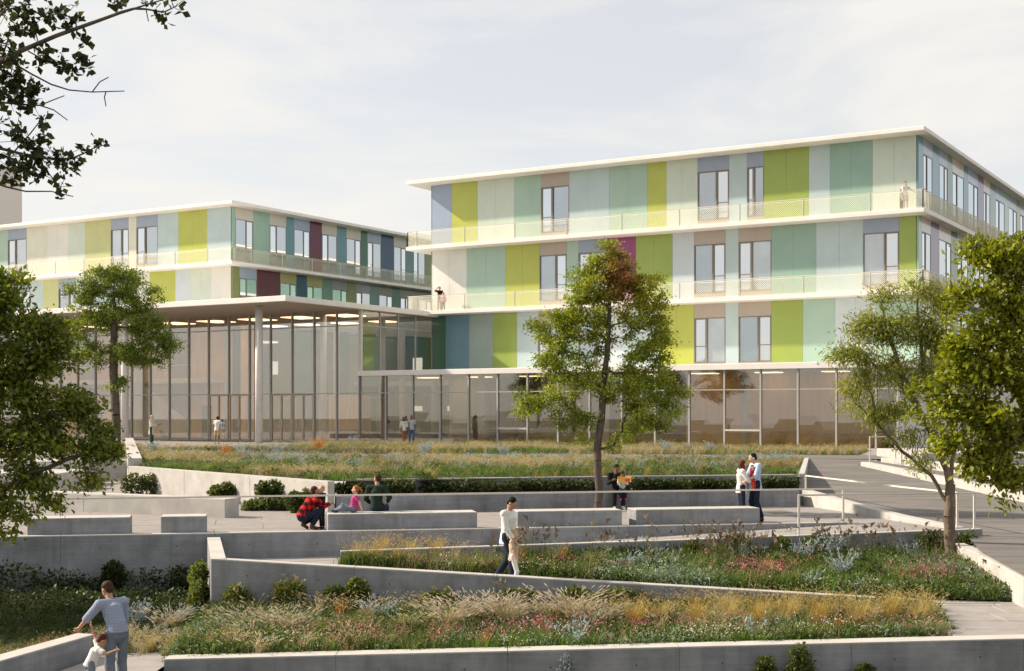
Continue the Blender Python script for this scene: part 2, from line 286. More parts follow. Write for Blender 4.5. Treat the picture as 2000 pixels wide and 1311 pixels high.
# ================================================================== BUILDINGS
Z1, Z2, Z3, ZR, T = 4.75, 9.2, 13.88, 18.63, .25
def quadmap(axis, plane):
    if axis == 's': return lambda a0, a1, o0, o1, z0, z1: (a0, a1, plane-o1, plane-o0, z0, z1)
    return lambda a0, a1, o0, o1, z0, z1: (plane+o0, plane+o1, a0, a1, z0, z1)
def bb(name, m, parent, q, bev=0):
    mb = MB(); mb.bbox(*q); o = mb.obj(name, m, parent)
    if bev: bevel_obj(o, bev)
    return o
def tilt(o, a=.004):
    """real panes never hang perfectly true"""
    e = Vector((st, ct, 0)); n = [random.uniform(-a, a) for _ in range(4)]
    for i, vv in enumerate(o.data.vertices): vv.co += e*(n[i % 4] if i < 4 else n[(i+1) % 4])
    return o
def facade(root, axis, plane, spec, z0, z1, wz=(.48, 3.52)):
    Q = quadmap(axis, plane)
    k = 0
    for a0, a1, kind, col in spec:
        if a1-a0 < .15: continue
        a0, a1 = a0+.004, a1-.004
        if kind == 'p':
            # wide cladding is set out in sheets, each a panel of its own
            ns = max(1, round((a1-a0)/1.45))
            for q in range(ns): bb('facade_panel', panel(col), root, Q(a0+(a1-a0)*q/ns+(.003 if q else 0), a0+(a1-a0)*(q+1)/ns-(.003 if q < ns-1 else 0), 0, .10+random.uniform(-.002, .002), z0, z1), .006)
            continue
        k += 1
        bb('spandrel_panel', panel(col), root, Q(a0, a1, 0, .10, z0+wz[1]+.05, z1), .006)
        bb('sill_panel', panel('taupe' if axis == 's' else 'golive'), root, Q(a0, a1, 0, .10, z0, z0+wz[0]-.05), .006)
        y0, y1 = z0+wz[0]-.05, z0+wz[1]+.05
        fr = MB(); w = .05
        for q in ((a0, a0+w, y0, y1), (a1-w, a1, y0, y1), (a0+w, a1-w, y0, y0+w), (a0+w, a1-w, y1-w, y1)):
            fr.bbox(*Q(q[0], q[1], 0, .105, q[2], q[3]))
        side = kind == 'wr'
        split = a0+(a1-a0)*(.60 if side else .40)
        fr.bbox(*Q(split-.05, split+.05, 0, .118, y0+w, y1-w))
        fo = fr.obj('window', FRAME, root)
        wide = (a0+w, split-.05) if side else (split+.05, a1-w); nar = (split+.05, a1-w) if side else (a0+w, split-.05)
        tilt(bb('pane', random.choice(WINS), fo, Q(wide[0], wide[1], -.01, .012 if axis == 's' else .085, y0+w, y1-w)))
        cs = MB(); c0, c1 = nar; zt = z0+wz[0]+1.0
        for q in ((c0, c0+.05, y0+w, y1-w), (c1-.04, c1, y0+w, y1-w), (c0+.05, c1-.05, y0+w, y0+w+.05), (c0+.05, c1-.05, y1-w-.05, y1-w), (c0+.05, c1-.05, zt, zt+.05)):
            cs.bbox(*Q(q[0], q[1], 0, .085, q[2], q[3]))
        cs.obj('casement', FRAME, fo)
        tilt(bb('pane', WINB, fo, Q(c0+.05, c1-.05, -.01, .03 if axis == 's' else .075, y0+w+.05, y1-w-.05)))
def spec_px(lst, conv):
    """list of (x_end, kind, colour) after a start x, all measured along the facade"""
    x = lst[0]; o = []
    for e in lst[1:]: o.append((conv(x), conv(e[0]), e[1], e[2])); x = e[0]
    return o
def railing(root, pts, posts_at, z, closed=False):
    """wire-mesh balustrade along a polyline on the building grid; every bay of mesh is its own sub-part"""
    r = MB(); H = 1.1
    ro = None
    for (a, b) in zip(pts, pts[1:]): r.bar(B(*a, z+H), B(*b, z+H), .032)
    ro = r.obj('railing', RAILW, root)
    for (a, b), ps in zip(zip(pts, pts[1:]), posts_at):
        a = np.array(a); b = np.array(b); Ln = np.linalg.norm(b-a); u = (b-a)/Ln
        cuts = [0]+[p for p in ps if 0.1 < p < Ln-.1]+[Ln]
        for c in cuts:
            p = a+u*c; pm = MB(); pm.bar(B(*p, z), B(*p, z+H-.03), .036); pm.obj('post', RAILW, ro)
        for c0, c1 in zip(cuts, cuts[1:]):
            m = MB(); w = c1-c0; h = H-.14; pit = .125
            if w < .3: continue
            n = int((w+h)/pit)+1
            for k in range(n):
                t = k*pit
                for sg in (1, -1):
                    # diagonal x = t - z  clipped to the bay
                    x0, x1 = t, t-h; zz0, zz1 = 0., h
                    if x0 > w: zz0 = x0-w; x0 = w
                    if x1 < 0: zz1 = h+x1; x1 = 0
                    if zz1-zz0 < .01: continue
                    if sg < 0: x0, x1 = w-x0, w-x1
                    m.bar(B(*(a+u*(c0+x0)), z+.05+zz0), B(*(a+u*(c0+x1)), z+.05+zz1), .0085, n=3)
            for zz in (.05, h+.05): m.bar(B(*(a+u*c0), z+zz), B(*(a+u*c1), z+zz), .014, n=3)
            m.obj('mesh_panel', MESHM, ro)
    return ro

# ---- right wing
RW = thing('hospital_wing', 'nearest wing, four storeys of coloured panels with mesh balconies right of the lobby', 'building', B(-38, 80, 0), 'wings of the colourful hospital')
sL, sR, dF, dB_ = -56.0, -21.2, 81.4, 122
core = MB(); core.bbox(sL+.02, sR-.02, dF+.02, dB_-.02, Z1, ZR-.3); core.obj('core_wall', DARKW, RW)
def slab(root, name, s0, s1, d0, d1, z, t=T, m=SLAB):
    o = bb(name, m, root, (s0, s1, d0, d1, z-t, z), .02); return o
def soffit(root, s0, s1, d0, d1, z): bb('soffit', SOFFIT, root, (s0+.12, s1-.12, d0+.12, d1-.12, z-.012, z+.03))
for z, nm in ((ZR, 'roof_slab'), (Z3, 'balcony_slab'), (Z2, 'balcony_slab')):
    slab(RW, nm, -57.36, -20.45, 80.0, 123, z)
cv = lambda x: s_at(x, dF)
top = spec_px([845.6, (884, 'p', 'lav'), (934, 'p', 'lime'), (1006, 'p', 'pmint'), (1058, 'p', 'mint'), (1113, 'wl', 'taupe'), (1191, 'p', 'aqua'), (1266, 'p', 'mint'), (1303, 'p', 'lime'), (1363.6, 'p', 'pmint'),
               (1425, 'wr', 'lav'), (1460, 'p', 'aqua'), (1493, 'wl', 'lav'), (1581, 'p', 'green'), (1622, 'p', 'aqua'), (1705, 'p', 'sea'), (1790.8, 'p', 'pmint')], cv)
mid = spec_px([845.6, (913, 'p', 'white'), (989, 'p', 'mint'), (1055, 'p', 'lime'), (1108, 'wr', 'taupe'), (1131, 'p', 'mint'), (1187, 'wl', 'lav'), (1243, 'p', 'magenta'), (1314.7, 'p', 'green'), (1356.7, 'p', 'pblue'),
               (1418, 'wr', 'taupe'), (1443.5, 'p', 'aqua'), (1507.6, 'wl', 'taupe'), (1595, 'p', 'sea'), (1686.5, 'p', 'aqua'), (1757, 'wr', 'lav'), (1790.8, 'p', 'green')], cv)
low = spec_px([845.6, (872, 'p', 'dgreen'), (918, 'p', 'tealb'), (964, 'p', 'ggrey'), (1011, 'p', 'green'), (1052, 'p', 'aqua'), (1108, 'wl', 'taupe'), (1131, 'p', 'mint'), (1187, 'wr', 'lav'), (1228, 'p', 'pblue'), (1290, 'p', 'aqua'),
               (1356.7, 'p', 'lime'), (1418, 'wl', 'taupe'), (1443.5, 'p', 'aqua'), (1507.6, 'wr', 'taupe'), (1569, 'p', 'green'), (1632, 'p', 'mint'), (1712, 'p', 'pblue'), (1790.8, 'p', 'mint')], cv)
facade(RW, 's', dF, top, Z3, ZR-T-.005); facade(RW, 's', dF, mid, Z2, Z3-T-.005); facade(RW, 's', dF, low, Z1, Z2-T-.005, (.45, 3.25))
cs_ = lambda x: d_at(1780+x/5.96, sR)
st3 = spec_px([64, (120, 'p', 'teal'), (225, 'wl', 'lav'), (308, 'p', 'teal'), (405, 'wr', 'lav'), (460, 'p', 'gteal'), (592, 'wl', 'ptaupe'), (643, 'p', 'teal'), (758, 'wr', 'lav'), (825, 'p', 'purple'), (900, 'wl', 'ptaupe'), (965, 'p', 'gteal'),
               (1068, 'wl', 'lav'), (1115, 'p', 'sea'), (1210, 'wr', 'lav'), (1252, 'p', 'olive'), (1340, 'wl', 'lav'), (1400, 'p', 'teal'), (1490, 'wr', 'ptaupe'), (1560, 'p', 'sea')], cs_)
st2 = spec_px([64, (103, 'p', 'sea'), (208, 'wl', 'ptaupe'), (303, 'p', 'purple'), (445, 'wr', 'ptaupe'), (520, 'p', 'dgreen'), (640, 'wl', 'ptaupe'), (700, 'p', 'teal'), (830, 'wr', 'lav'), (900, 'p', 'gteal'), (1010, 'wl', 'ptaupe'), (1080, 'p', 'purple'),
               (1190, 'wr', 'lav'), (1260, 'p', 'sea'), (1370, 'wl', 'lav'), (1440, 'p', 'teal'), (1560, 'p', 'gteal')], cs_)
facade(RW, 'd', sR, st3, Z3, ZR-T-.005); facade(RW, 'd', sR, st2, Z2, Z3-T-.005); facade(RW, 'd', sR, st2, Z1, Z2-T-.005)
pf = [.8]+[4.9+4.1*k for k in range(8)]
for z in (Z3, Z2):
    railing(RW, [(-57.26, 90), (-57.26, 80.1), (-20.55, 80.1), (-20.55, 118)], [[3, 6.5], pf, [1.3+3.6*k for k in range(11)]], z)
# left end wall of the wing above the lobby roof
facade(RW, 'd', sL, [], Z2, Z3)
lm = MB(); lm.bbox(sL-.1, sL-.005, dF+.0, dB_, Z2, ZR-T-.01); lm.obj('end_wall', panel('gteal'), RW)

# ---- podium of the right wing: glazed ground floor with a terrace slab
PD = 72.8
sP0, sP1 = -55.96, -20.0
slab(RW, 'podium_slab', sP0-.1, sP1+.3, PD-.22, dF+.4, Z1, .35)
bb('floor_slab', IFLOOR, RW, (sP0, sP1, PD, 86, -.05, .03))
bb('ceiling', INTER, RW, (sP0+.1, sP1, PD+.2, dF+.3, Z1-.42, Z1-.36))
bb('inner_wall', INTERD, RW, (sP0+9, sP1, 79.2, 79.4, 0, Z1-.42))
bb('inner_wall', INTER, RW, (sP0+6.0, sP0+6.2, 74.6, 79.2, 0, Z1-.42))
bb('inner_wall', WOOD, RW, (-34, -22, 76.8, 77.0, 0, Z1-.42))
bb('inner_wall', INTERD, RW, (-44.5, -40, 77.6, 77.8, 0, Z1-.42))
for s in (-47.4, -38.35, -29.3, -20.4):
    m = MB(); x, y, _ = B(s, 74.5, 0); m.cyl(x, y, 0, Z1-.36, .22); m.obj('column', COLM, RW, True)
nb = 17; bay = 2.175
for k in range(nb):
    s0 = sP0+bay*k; s1 = min(s0+bay, sP1)
    if s1-s0 < .3: continue
    bb('mullion', MULL, RW, (s0-.05, s0+.05, PD-.1, PD+.08, 0, Z1-.352))
    low_sill = k in (5, 12)
    tilt(bb('pane', GLASSR, RW, (s0+.05, s1-.05, PD-.006, PD+.006, 3.30, Z1-.352)), .006)
    tilt(bb('pane', GLASSR, RW, (s0+.05, s1-.05, PD-.006, PD+.006, 1.02 if low_sill else .06, 3.24)), .006)
    bb('transom', MULL, RW, (s0+.05, s1-.05, PD-.08, PD+.05, 3.24, 3.30))
    if low_sill:
        bb('window_frame', RAILW, RW, (s0+.05, s1-.05, PD-.1, PD+.05, .92, 1.02)); bb('pane', GLASSR, RW, (s0+.05, s1-.05, PD-.006, PD+.006, .06, .92))
bb('mullion', MULL, RW, (sP1-.05, sP1+.05, PD-.1, PD+.08, 0, Z1-.352))
bb('side_wall', COLM, RW, (sP1-.2, sP1-.05, PD+.1, 122, 0, Z1-.352))
bb('rear_wall', INTERD, RW, (sL+.1, sP1-.25, 88, 88.3, 0, Z1-.01))

# ---- left wing
LW = thing('hospital_wing', 'farther wing above the entrance canopy with one burgundy panel on its top floor', 'building', B(-95, 80, 0), 'wings of the colourful hospital')
lR = -75.3
core = MB(); core.bbox(-118, lR-.02, dF+.02, 128, .0, ZR-.3); core.obj('core_wall', DARKW, LW)
slab(LW, 'roof_slab', -119, -74.07, 80.0, 129, ZR); slab(LW, 'balcony_slab', -119, -74.07, 80.0, 129, Z3)
lt = spec_px([-190, (-150, 'p', 'mint'), (-110, 'wl', 'lav'), (-60, 'p', 'cream'), (-20, 'p', 'lime'), (17, 'p', 'mint'), (53.7, 'wl', 'lav'), (94, 'p', 'cream'), (135, 'p', 'white'), (168, 'p', 'pmint'), (218, 'p', 'pyel'), (253, 'wr', 'lav'), (268, 'p', 'cream'), (310, 'wl', 'lav'),
              (350, 'p', 'aqua'), (406, 'p', 'lime'), (452.6, 'p', 'aqua')], cv)
lm_ = spec_px([-190, (-140, 'p', 'aqua'), (-90, 'wl', 'lav'), (-40, 'p', 'lime'), (20, 'p', 'white'), (61, 'wr', 'lav'), (86, 'p', 'aqua'), (116, 'p', 'pyel'), (150, 'wr', 'lav'), (180, 'p', 'pmint'), (232, 'p', 'aqua'), (262, 'wl', 'lav'), (294, 'p', 'white'), (344, 'p', 'lime'), (373, 'p', 'pblue'), (414, 'p', 'pmint'), (452.6, 'p', 'white')], cv)
facade(LW, 's', dF, lt, Z3, ZR-T-.005); facade(LW, 's', dF, lm_, Z2, Z3-T-.005)
cl = lambda x: d_at(440+x/3.643, lR)
l3 = spec_px([45, (65, 'p', 'sea'), (192, 'wr', 'ptaupe'), (310, 'p', 'sea'), (428, 'wl', 'ptaupe'), (483, 'p', 'teal'), (595, 'wr', 'lav'), (682, 'p', 'burg'), (788, 'wl', 'ptaupe'), (856, 'p', 'teal'), (958, 'wr', 'ptaupe'), (1005, 'p', 'dgreen'), (1102, 'wl', 'lav'), (1193, 'p', 'navy'),
              (1280, 'wr', 'ptaupe'), (1333, 'p', 'dteal'), (1415, 'wl', 'lav'), (1478, 'p', 'olive'), (1560, 'wr', 'lav'), (1640, 'p', 'teal')], cl)
l2 = spec_px([45, (95, 'p', 'olive'), (218, 'wl', 'lav'), (385, 'p', 'burg'), (500, 'wr', 'yolive'), (575, 'p', 'navy'), (685, 'wl', 'yolive'), (755, 'p', 'gteal'), (860, 'wr', 'glav'), (925, 'p', 'olive'), (1025, 'wl', 'glav'), (1088, 'p', 'dteal'), (1183, 'wr', 'golive'), (1240, 'p', 'dgreen'), (1330, 'wl', 'golive'),
              (1375, 'p', 'golive'), (1460, 'wr', 'golive'), (1520, 'p', 'dgreen'), (1640, 'p', 'olive')], cl)
facade(LW, 'd', lR, l3, Z3, ZR-T-.005); facade(LW, 'd', lR, l2, Z2, Z3-T-.005)
railing(LW, [(-118, 80.1), (-74.17, 80.1), (-74.17, 122)], [[2.2+3.55*k for k in range(12)], [2.2+3.8*k for k in range(10)]], Z3)

# ---- glass lobby with canopy
LB = thing('glass_lobby', 'tall glazed entrance lobby under a broad white canopy on round columns', 'building', B(-66, 72, 0))
SP = sP0
slab(LB, 'canopy_slab', -112, -55.4, 64.6, 81.38, Z2, .35); slab(LB, 'lobby_roof', -75.1, -55.4, 81.39, 84, Z2-.01, .34)
for k in range(5):  # unseen glass roof, added to let daylight into the lobby
    d0 = 84.01+4*k; bb('added_beam', SLAB, LB, (-75.1, -55.4, d0, d0+.25, Z2-.35, Z2-.02)); bb('added_skylight', GLASS, LB, (-75.1, -55.4, d0+.26, d0+3.99, Z2-.06, Z2-.04))
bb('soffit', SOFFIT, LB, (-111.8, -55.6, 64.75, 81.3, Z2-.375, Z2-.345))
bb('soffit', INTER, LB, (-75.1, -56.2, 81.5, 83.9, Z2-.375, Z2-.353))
for s in (-58.9, -71.0, -83.0, -95.0):
    m = MB(); x, y, _ = B(s, 66.1, 0); m.cyl(x, y, 0, Z2-.37, .245, 24); m.obj('column', COLM, LB, True)
for s, d in ((-60.9, 75), (-69.9, 75), (-78.9, 75), (-87.9, 75), (-57.6, 77.5), (-62, 86), (-68.5, 86), (-57.6, 84)):
    m = MB(); x, y, _ = B(s, d, 0); m.cyl(x, y, .03, Z2-.38, .24, 20); m.obj('column', COLM, LB, True)
bb('floor_slab', IFLOOR, LB, (-108, SP, PD, 104, -.05, .035))
bay = 1.953; zt = (3.26, 7.83)
door_bays = (2, 3, 5, 6)
for k in range(25):
    s1 = SP-bay*k; s0 = s1-bay
    door = 0 <= k <= 6
    bb('mullion', MULL, LB, (s1-.045, s1+.045, PD-.1, PD+.08, 0 if not (k in (6,)) else 3.3, Z2-.378))
    bb('transom', MULL, LB, (s0+.045, s1-.045, PD-.08, PD+.05, zt[0]-.03, zt[0]+.03)); bb('transom', MULL, LB, (s0+.045, s1-.045, PD-.08, PD+.05, zt[1]-.03, zt[1]+.03))
    bb('pane', GLASS, LB, (s0+.045, s1-.045, PD-.006, PD+.006, zt[1]+.03, Z2-.378)); bb('pane', GLASS, LB, (s0+.045, s1-.045, PD-.006, PD+.006, zt[0]+.03, zt[1]-.03))
    if k in door_bays:
        fr = MB(); a0, a1 = s0+.06, s1-.06; md = (a0+a1)/2
        for q in ((a0, a0+.07, 0.04, 3.2), (a1-.07, a1, 0.04, 3.2), (md-.05, md+.05, .04, 3.2), (a0+.07, md-.05, 3.13, 3.2), (md+.05, a1-.07, 3.13, 3.2)): fr.bbox(q[0], q[1], PD-.07, PD+.05, q[2], q[3])
        fo = fr.obj('door', DOORF, LB)
        bb('pane', GLASS, fo, (a0+.07, md-.05, PD-.006, PD+.006, .05, 3.13)); bb('pane', GLASS, fo, (md+.05, a1-.07, PD-.006, PD+.006, .05, 3.13))
        h = MB(); h.bar(B(md-.1, PD-.12, .95), B(md-.1, PD-.12, 1.5), .02); h.bar(B(md+.1, PD-.12, .95), B(md+.1, PD-.12, 1.5), .02); h.obj('handle', STEEL, fo)
    else: bb('pane', GLASS, LB, (s0+.045, s1-.045, PD-.006, PD+.006, .05, zt[0]-.03))
bb('corner_post', COLM, LB, (SP-.02, SP+.16, PD-.12, PD+.1, Z1, Z2-.36))
# the lobby's right face above the podium slab
db = (dF-PD-.2)/4
for k in range(4):
    d0 = PD+.1+db*k; d1 = d0+db
    if k: bb('mullion', MULL, LB, (SP-.05, SP+.05, d0-.04, d0+.04, Z1+.002, Z2-.36))
    bb('transom', MULL, LB, (SP-.04, SP+.04, d0+.04, d1-.04, zt[1]-.03, zt[1]+.03))
    bb('pane', GLASS, LB, (SP-.006, SP+.006, d0+.04, d1-.04, Z1+.002, zt[1]-.03)); bb('pane', GLASS, LB, (SP-.006, SP+.006, d0+.04, d1-.04, zt[1]+.03, Z2-.36))
# inside: timber wall, coloured inner court walls, gallery, stair, oak screens
for k in range(9):
    s1 = lR-.01-2.2*k; bb('timber_panel', (WOOD, WOOD, INTERD, WOOD, INTER)[k % 5], LB, (s1-2.19, s1, dF-.12, dF-.01, .04, Z2-.39), .01)
for s in (-77.4, -81.5, -86.5, -90): bb('inner_door', DARKW, LB, (s-1.1, s, dF-.16, dF-.125, .04, 2.5), .005)
for s in (-78, -84, -66, -60.5): bb('sofa', FRAME, LB, (s-1.9, s, 78.0, 78.8, .04, .75), .06)
inner = [('olive', 2.2), ('win', 2.4), ('olive', 1.6), ('gteal', 2.6), ('golive', 3.0), ('dgreen', 2.2), ('olive', 2.2), ('sea', 2.6), ('golive', 2.6)]
d = 82.2
for c, w in inner:
    if c == 'win':
        f = bb('window', FRAME, LB, (lR-.02, lR+.09, d, d+w, 4.9, 8.0)); bb('pane', WIN, f, (lR+.09, lR+.11, d+.08, d+w*.55, 5.0, 7.9)); bb('pane', WINB, f, (lR+.09, lR+.11, d+w*.6, d+w-.08, 5.0, 7.9))
        bb('facade_panel', panel('olive'), LB, (lR-.02, lR+.08, d, d+w, .04, 4.88)); bb('facade_panel', panel('golive'), LB, (lR-.02, lR+.08, d, d+w, 8.02, Z2-.4))
    else: bb('facade_panel', panel(c), LB, (lR-.02, lR+.08, d+.01, d+w-.01, .04, Z2-.4))
    d += w
cols = ['golive', 'gteal', 'olive', 'taupe', 'dteal', 'golive', 'gteal', 'olive', 'golive', 'dgreen']
bb('timber_core', WOOD, LB, (s_at(642, 82), s_at(662, 82), 82, 86, .04, 3.3)); bb('timber_core', WOOD, LB, (s_at(470, 79), s_at(484, 79), 79, 80.5, .04, Z2-.4))
SKYGLOW = bpy.data.materials.new('sky_glow'); SKYGLOW.use_nodes = True; SKYGLOW.node_tree.nodes['Principled BSDF'].inputs['Emission Color'].default_value = (1, .9, .74, 1); SKYGLOW.node_tree.nodes['Principled BSDF'].inputs['Emission Strength'].default_value = .42  # emission painted in for the sky seen through these openings
for k in range(10):
    a0 = lR+.1+1.92*k; bb('facade_panel', panel(cols[k]), LB, (a0+.01, a0+1.9, 103, 103.1, .04, Z2-.4))
    if k % 2 == 1 or k in (4, 6):
        for zz in (2.1, 5.7): bb('window', SKYGLOW, LB, (a0+.3, a0+.9, 102.9, 102.99, zz, zz+(1.3 if zz > 3 else .45))); bb('window', SKYGLOW, LB, (a0+1.0, a0+1.3, 102.9, 102.99, zz, zz+(1.3 if zz > 3 else .45)))
bb('gallery_slab', INTER, LB, (lR+.1, SP-.3, 97, 103, 4.3, 4.72))
bb('gallery_slab', INTER, LB, (-108, lR-.1, 79.2, 81.2, 4.3, 4.7))
bb('gallery_rail', STEEL, LB, (-108, lR-.1, 79.15, 79.19, 5.7, 5.76))
bb('inner_wall', INTER, LB, (-107.9, -107.7, PD+.2, 81, .04, Z2-.4))
for s, d in ((-57.5, 76), (-59.2, 77.5), (-62.5, 77), (-64.5, 79), (-66.8, 77.5), (-68.4, 79.5), (-70.8, 78)):
    f = MB()
    for a in (0, 1.2): f.bbox(s+a-.04, s+a+.04, d-.05, d+.05, .04, 3.05)
    f.bbox(s+.04, s+1.16, d-.05, d+.05, 2.97, 3.05); f.obj('oak_screen', DOORF, LB)
sw = MB(); s_lo, s_hi = s_at(352, 77), s_at(236, 77)
for dd in (76.0, 78.0):
    q = [(s_lo, .04, 1.1), (s_hi, 3.9, 5.0)]
    sw.hexa([B(s_hi, dd, 3.6), B(s_lo, dd, .04), B(s_lo, dd+.12, .04), B(s_hi, dd+.12, 3.6)], [B(s_hi, dd, 4.95), B(s_lo, dd, 1.15), B(s_lo, dd+.12, 1.15), B(s_hi, dd+.12, 4.95)])
so = sw.obj('stair_wall', COLM, LB)
stp = MB(); n = 20
for i in range(n):
    a = s_lo+(s_hi-s_lo)*i/n; b = s_lo+(s_hi-s_lo)*(i+1)/n; stp.bbox(min(a, b), max(a, b), 76.13, 77.99, 3.7*i/n-.1+.15, 3.7*(i+1)/n+.04)
stp.obj('stair_flight', INTER, LB)
bb('reception_desk', INTERD, LB, (-71.5, -66.5, 80, 80.8, .04, 1.1), .02)

FILLGLOW = bpy.data.materials.new('fill_glow'); FILLGLOW.use_nodes = True; lp_ = FILLGLOW.node_tree.nodes['Principled BSDF']; lp_.inputs['Base Color'].default_value = (.8, .8, .78, 1); lp_.inputs['Emission Color'].default_value = (1, .76, .50, 1); lp_.inputs['Emission Strength'].default_value = 1.5  # glowing ceiling panels added to brighten lobby and ground floor
for k in range(11): bb('fill_panel', FILLGLOW, LB, (-58.8-4.1*k-1.9, -58.8-4.1*k, 75.0, 77.2, Z2-.43, Z2-.38))
for k in range(4): bb('fill_panel', FILLGLOW, LB, (-60.5-3.6*k-1.6, -60.5-3.6*k, 81.8, 83.4, Z2-.43, Z2-.38))
for k in range(8): bb('fill_panel', FILLGLOW, RW, (-53+4.0*k, -51.6+4.0*k, 75.2, 76.2, Z1-.47, Z1-.425))
# ---- far tower
TW = thing('tower_block', 'plain beige tower rising behind the left end of the low roof', 'building', (-90, 205, 0))
xr = (43-1000)/F*200; zt_ = 2+(805-330)/F*200
def tq(e, z): return [(-120-e, 200-e, z), (xr+e, 200-e, z), (xr-12+e, 225+e, z), (-130-e, 225+e, z)]
m = MB(); m.hexa(tq(0, 0), tq(0, zt_)); m.obj('wall', TOWER, TW)
m = MB(); m.hexa(tq(.15, zt_), tq(.15, zt_+.3)); m.obj('parapet', TOWER, TW)

# ================================================================== GARDEN WALLS
def wall_run(name, label, pts, thick, zb, seg=3.2, m=CONC, cat='wall', group=None, bev=.012, side=1, holes=False):
    """pts: front-edge points (X,Y,ztop); body extends `thick` to the far side; cast panel by panel with recessed joints"""
    p0 = Vector(pts[0]); root = thing(name, label, cat, (p0.x, p0.y, zb), group)
    Pn = [Vector(p) for p in pts]; nr = []
    for i in range(len(Pn)):
        ds = []
        if i: ds.append((Pn[i]-Pn[i-1]).xy.normalized())
        if i < len(Pn)-1: ds.append((Pn[i+1]-Pn[i]).xy.normalized())
        dd = sum(ds, Vector((0, 0))); dd.normalize(); nr.append(Vector((-dd.y, dd.x, 0))*thick*side)
    for i in range(len(Pn)-1):
        a, b = Pn[i], Pn[i+1]; n = max(1, round((b-a).xy.length/seg))
        for k in range(n):
            q0, q1 = a.lerp(b, k/n), a.lerp(b, (k+1)/n); n0, n1 = nr[i].lerp(nr[i+1], k/n), nr[i].lerp(nr[i+1], (k+1)/n)
            mb = MB(); g = lambda v, z: (v.x, v.y, z)
            mb.hexa([g(q0, zb), g(q1, zb), g(q1+n1, zb), g(q0+n0, zb)], [q0, q1, q1+n1, q0+n0])
            o = mb.obj('concrete_panel', m, root)
            if side < 0: o.data.flip_normals()
            bevel_obj(o, bev)
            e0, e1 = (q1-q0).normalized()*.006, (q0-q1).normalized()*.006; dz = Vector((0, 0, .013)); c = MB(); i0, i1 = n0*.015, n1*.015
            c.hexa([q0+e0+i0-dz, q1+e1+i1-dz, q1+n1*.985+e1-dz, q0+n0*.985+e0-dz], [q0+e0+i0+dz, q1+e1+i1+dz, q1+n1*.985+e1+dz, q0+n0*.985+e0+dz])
            co = c.obj('sun_top_layer', SUNTOP, root)  # thin pale layer added so the wall top looks sunlit
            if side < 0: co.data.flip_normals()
            if holes:
                hm = MB(); dr = (q1-q0).xy.normalized(); nn = Vector((-dr.y, dr.x, 0))*side
                for fx in (.25, .75):
                    c = q0.lerp(q1, fx); c.z -= .28
                    hm.bar(c+nn*.02, c-nn*.004, .018, n=8)
                hm.obj('tie_hole', DARKW, root)
    return root
def bl(x): return (x, wallB_Y(x))
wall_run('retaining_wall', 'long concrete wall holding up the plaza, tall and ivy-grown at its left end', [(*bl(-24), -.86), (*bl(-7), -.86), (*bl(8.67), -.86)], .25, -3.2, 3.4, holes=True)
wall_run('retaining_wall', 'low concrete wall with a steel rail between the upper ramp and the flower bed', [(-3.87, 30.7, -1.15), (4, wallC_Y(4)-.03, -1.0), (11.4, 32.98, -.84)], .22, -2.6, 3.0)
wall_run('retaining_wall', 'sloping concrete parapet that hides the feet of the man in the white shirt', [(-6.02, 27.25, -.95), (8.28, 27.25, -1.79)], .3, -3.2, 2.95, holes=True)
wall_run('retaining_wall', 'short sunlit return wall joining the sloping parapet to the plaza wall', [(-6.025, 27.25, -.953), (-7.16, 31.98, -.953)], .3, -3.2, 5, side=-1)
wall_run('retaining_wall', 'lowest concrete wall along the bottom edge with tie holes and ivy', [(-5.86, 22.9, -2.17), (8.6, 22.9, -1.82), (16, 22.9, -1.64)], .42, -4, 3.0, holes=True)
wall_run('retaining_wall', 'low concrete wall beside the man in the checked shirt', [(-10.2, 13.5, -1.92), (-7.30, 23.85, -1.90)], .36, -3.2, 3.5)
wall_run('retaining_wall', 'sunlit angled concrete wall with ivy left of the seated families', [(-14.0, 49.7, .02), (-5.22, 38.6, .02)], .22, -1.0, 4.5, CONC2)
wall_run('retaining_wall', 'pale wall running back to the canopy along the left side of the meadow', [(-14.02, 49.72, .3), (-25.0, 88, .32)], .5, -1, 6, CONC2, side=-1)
wall_run('retaining_wall', 'upper concrete wall behind the ivy strip holding the meadow', [(-4.9, seat_Y(-4.9)+1.45, 0), (9.05, seat_Y(9.05)+1.45, 0)], .22, -1, 3.5)
wall_run('seat_wall', 'long concrete seat wall where the man reads a yellow book', [(-5.0, seat_Y(-5.0), -.4), (8.85, seat_Y(8.85), -.4)], .5, -1, 3.5, cat='seat wall')
sheet('ivy_strip', [(-4.9, seat_Y(-4.9)+.45, -.5), (8.9, seat_Y(8.9)+.45, -.5), (8.9, seat_Y(8.9)+1.5, -.5), (-4.9, seat_Y(-4.9)+1.5, -.5)], SOIL)
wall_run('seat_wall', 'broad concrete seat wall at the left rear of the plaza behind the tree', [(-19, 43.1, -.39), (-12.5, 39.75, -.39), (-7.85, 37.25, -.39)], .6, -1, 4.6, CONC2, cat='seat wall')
blk = thing('stair_block', 'pale concrete block of the steps seen through the left tree', 'steps', (-19, 50, -.9))
m = MB(); m.box(-70, -16.25, 49, 52.5, -1, -.2); bevel_obj(m.obj('block', CONC2, blk), .015)
m = MB(); m.box(-70, -17.4, 52.51, 56, -1, .1); bevel_obj(m.obj('step', CONC2, blk), .015)
m = MB(); m.box(-70, -15.7, 57.9, 58.6, -1, -.045); m.obj('step', CONC2, blk)
m = MB(); m.box(-70, -18.6, 56.01, 57.89, -1, .28); bevel_obj(m.obj('step', CONC2, blk), .015)
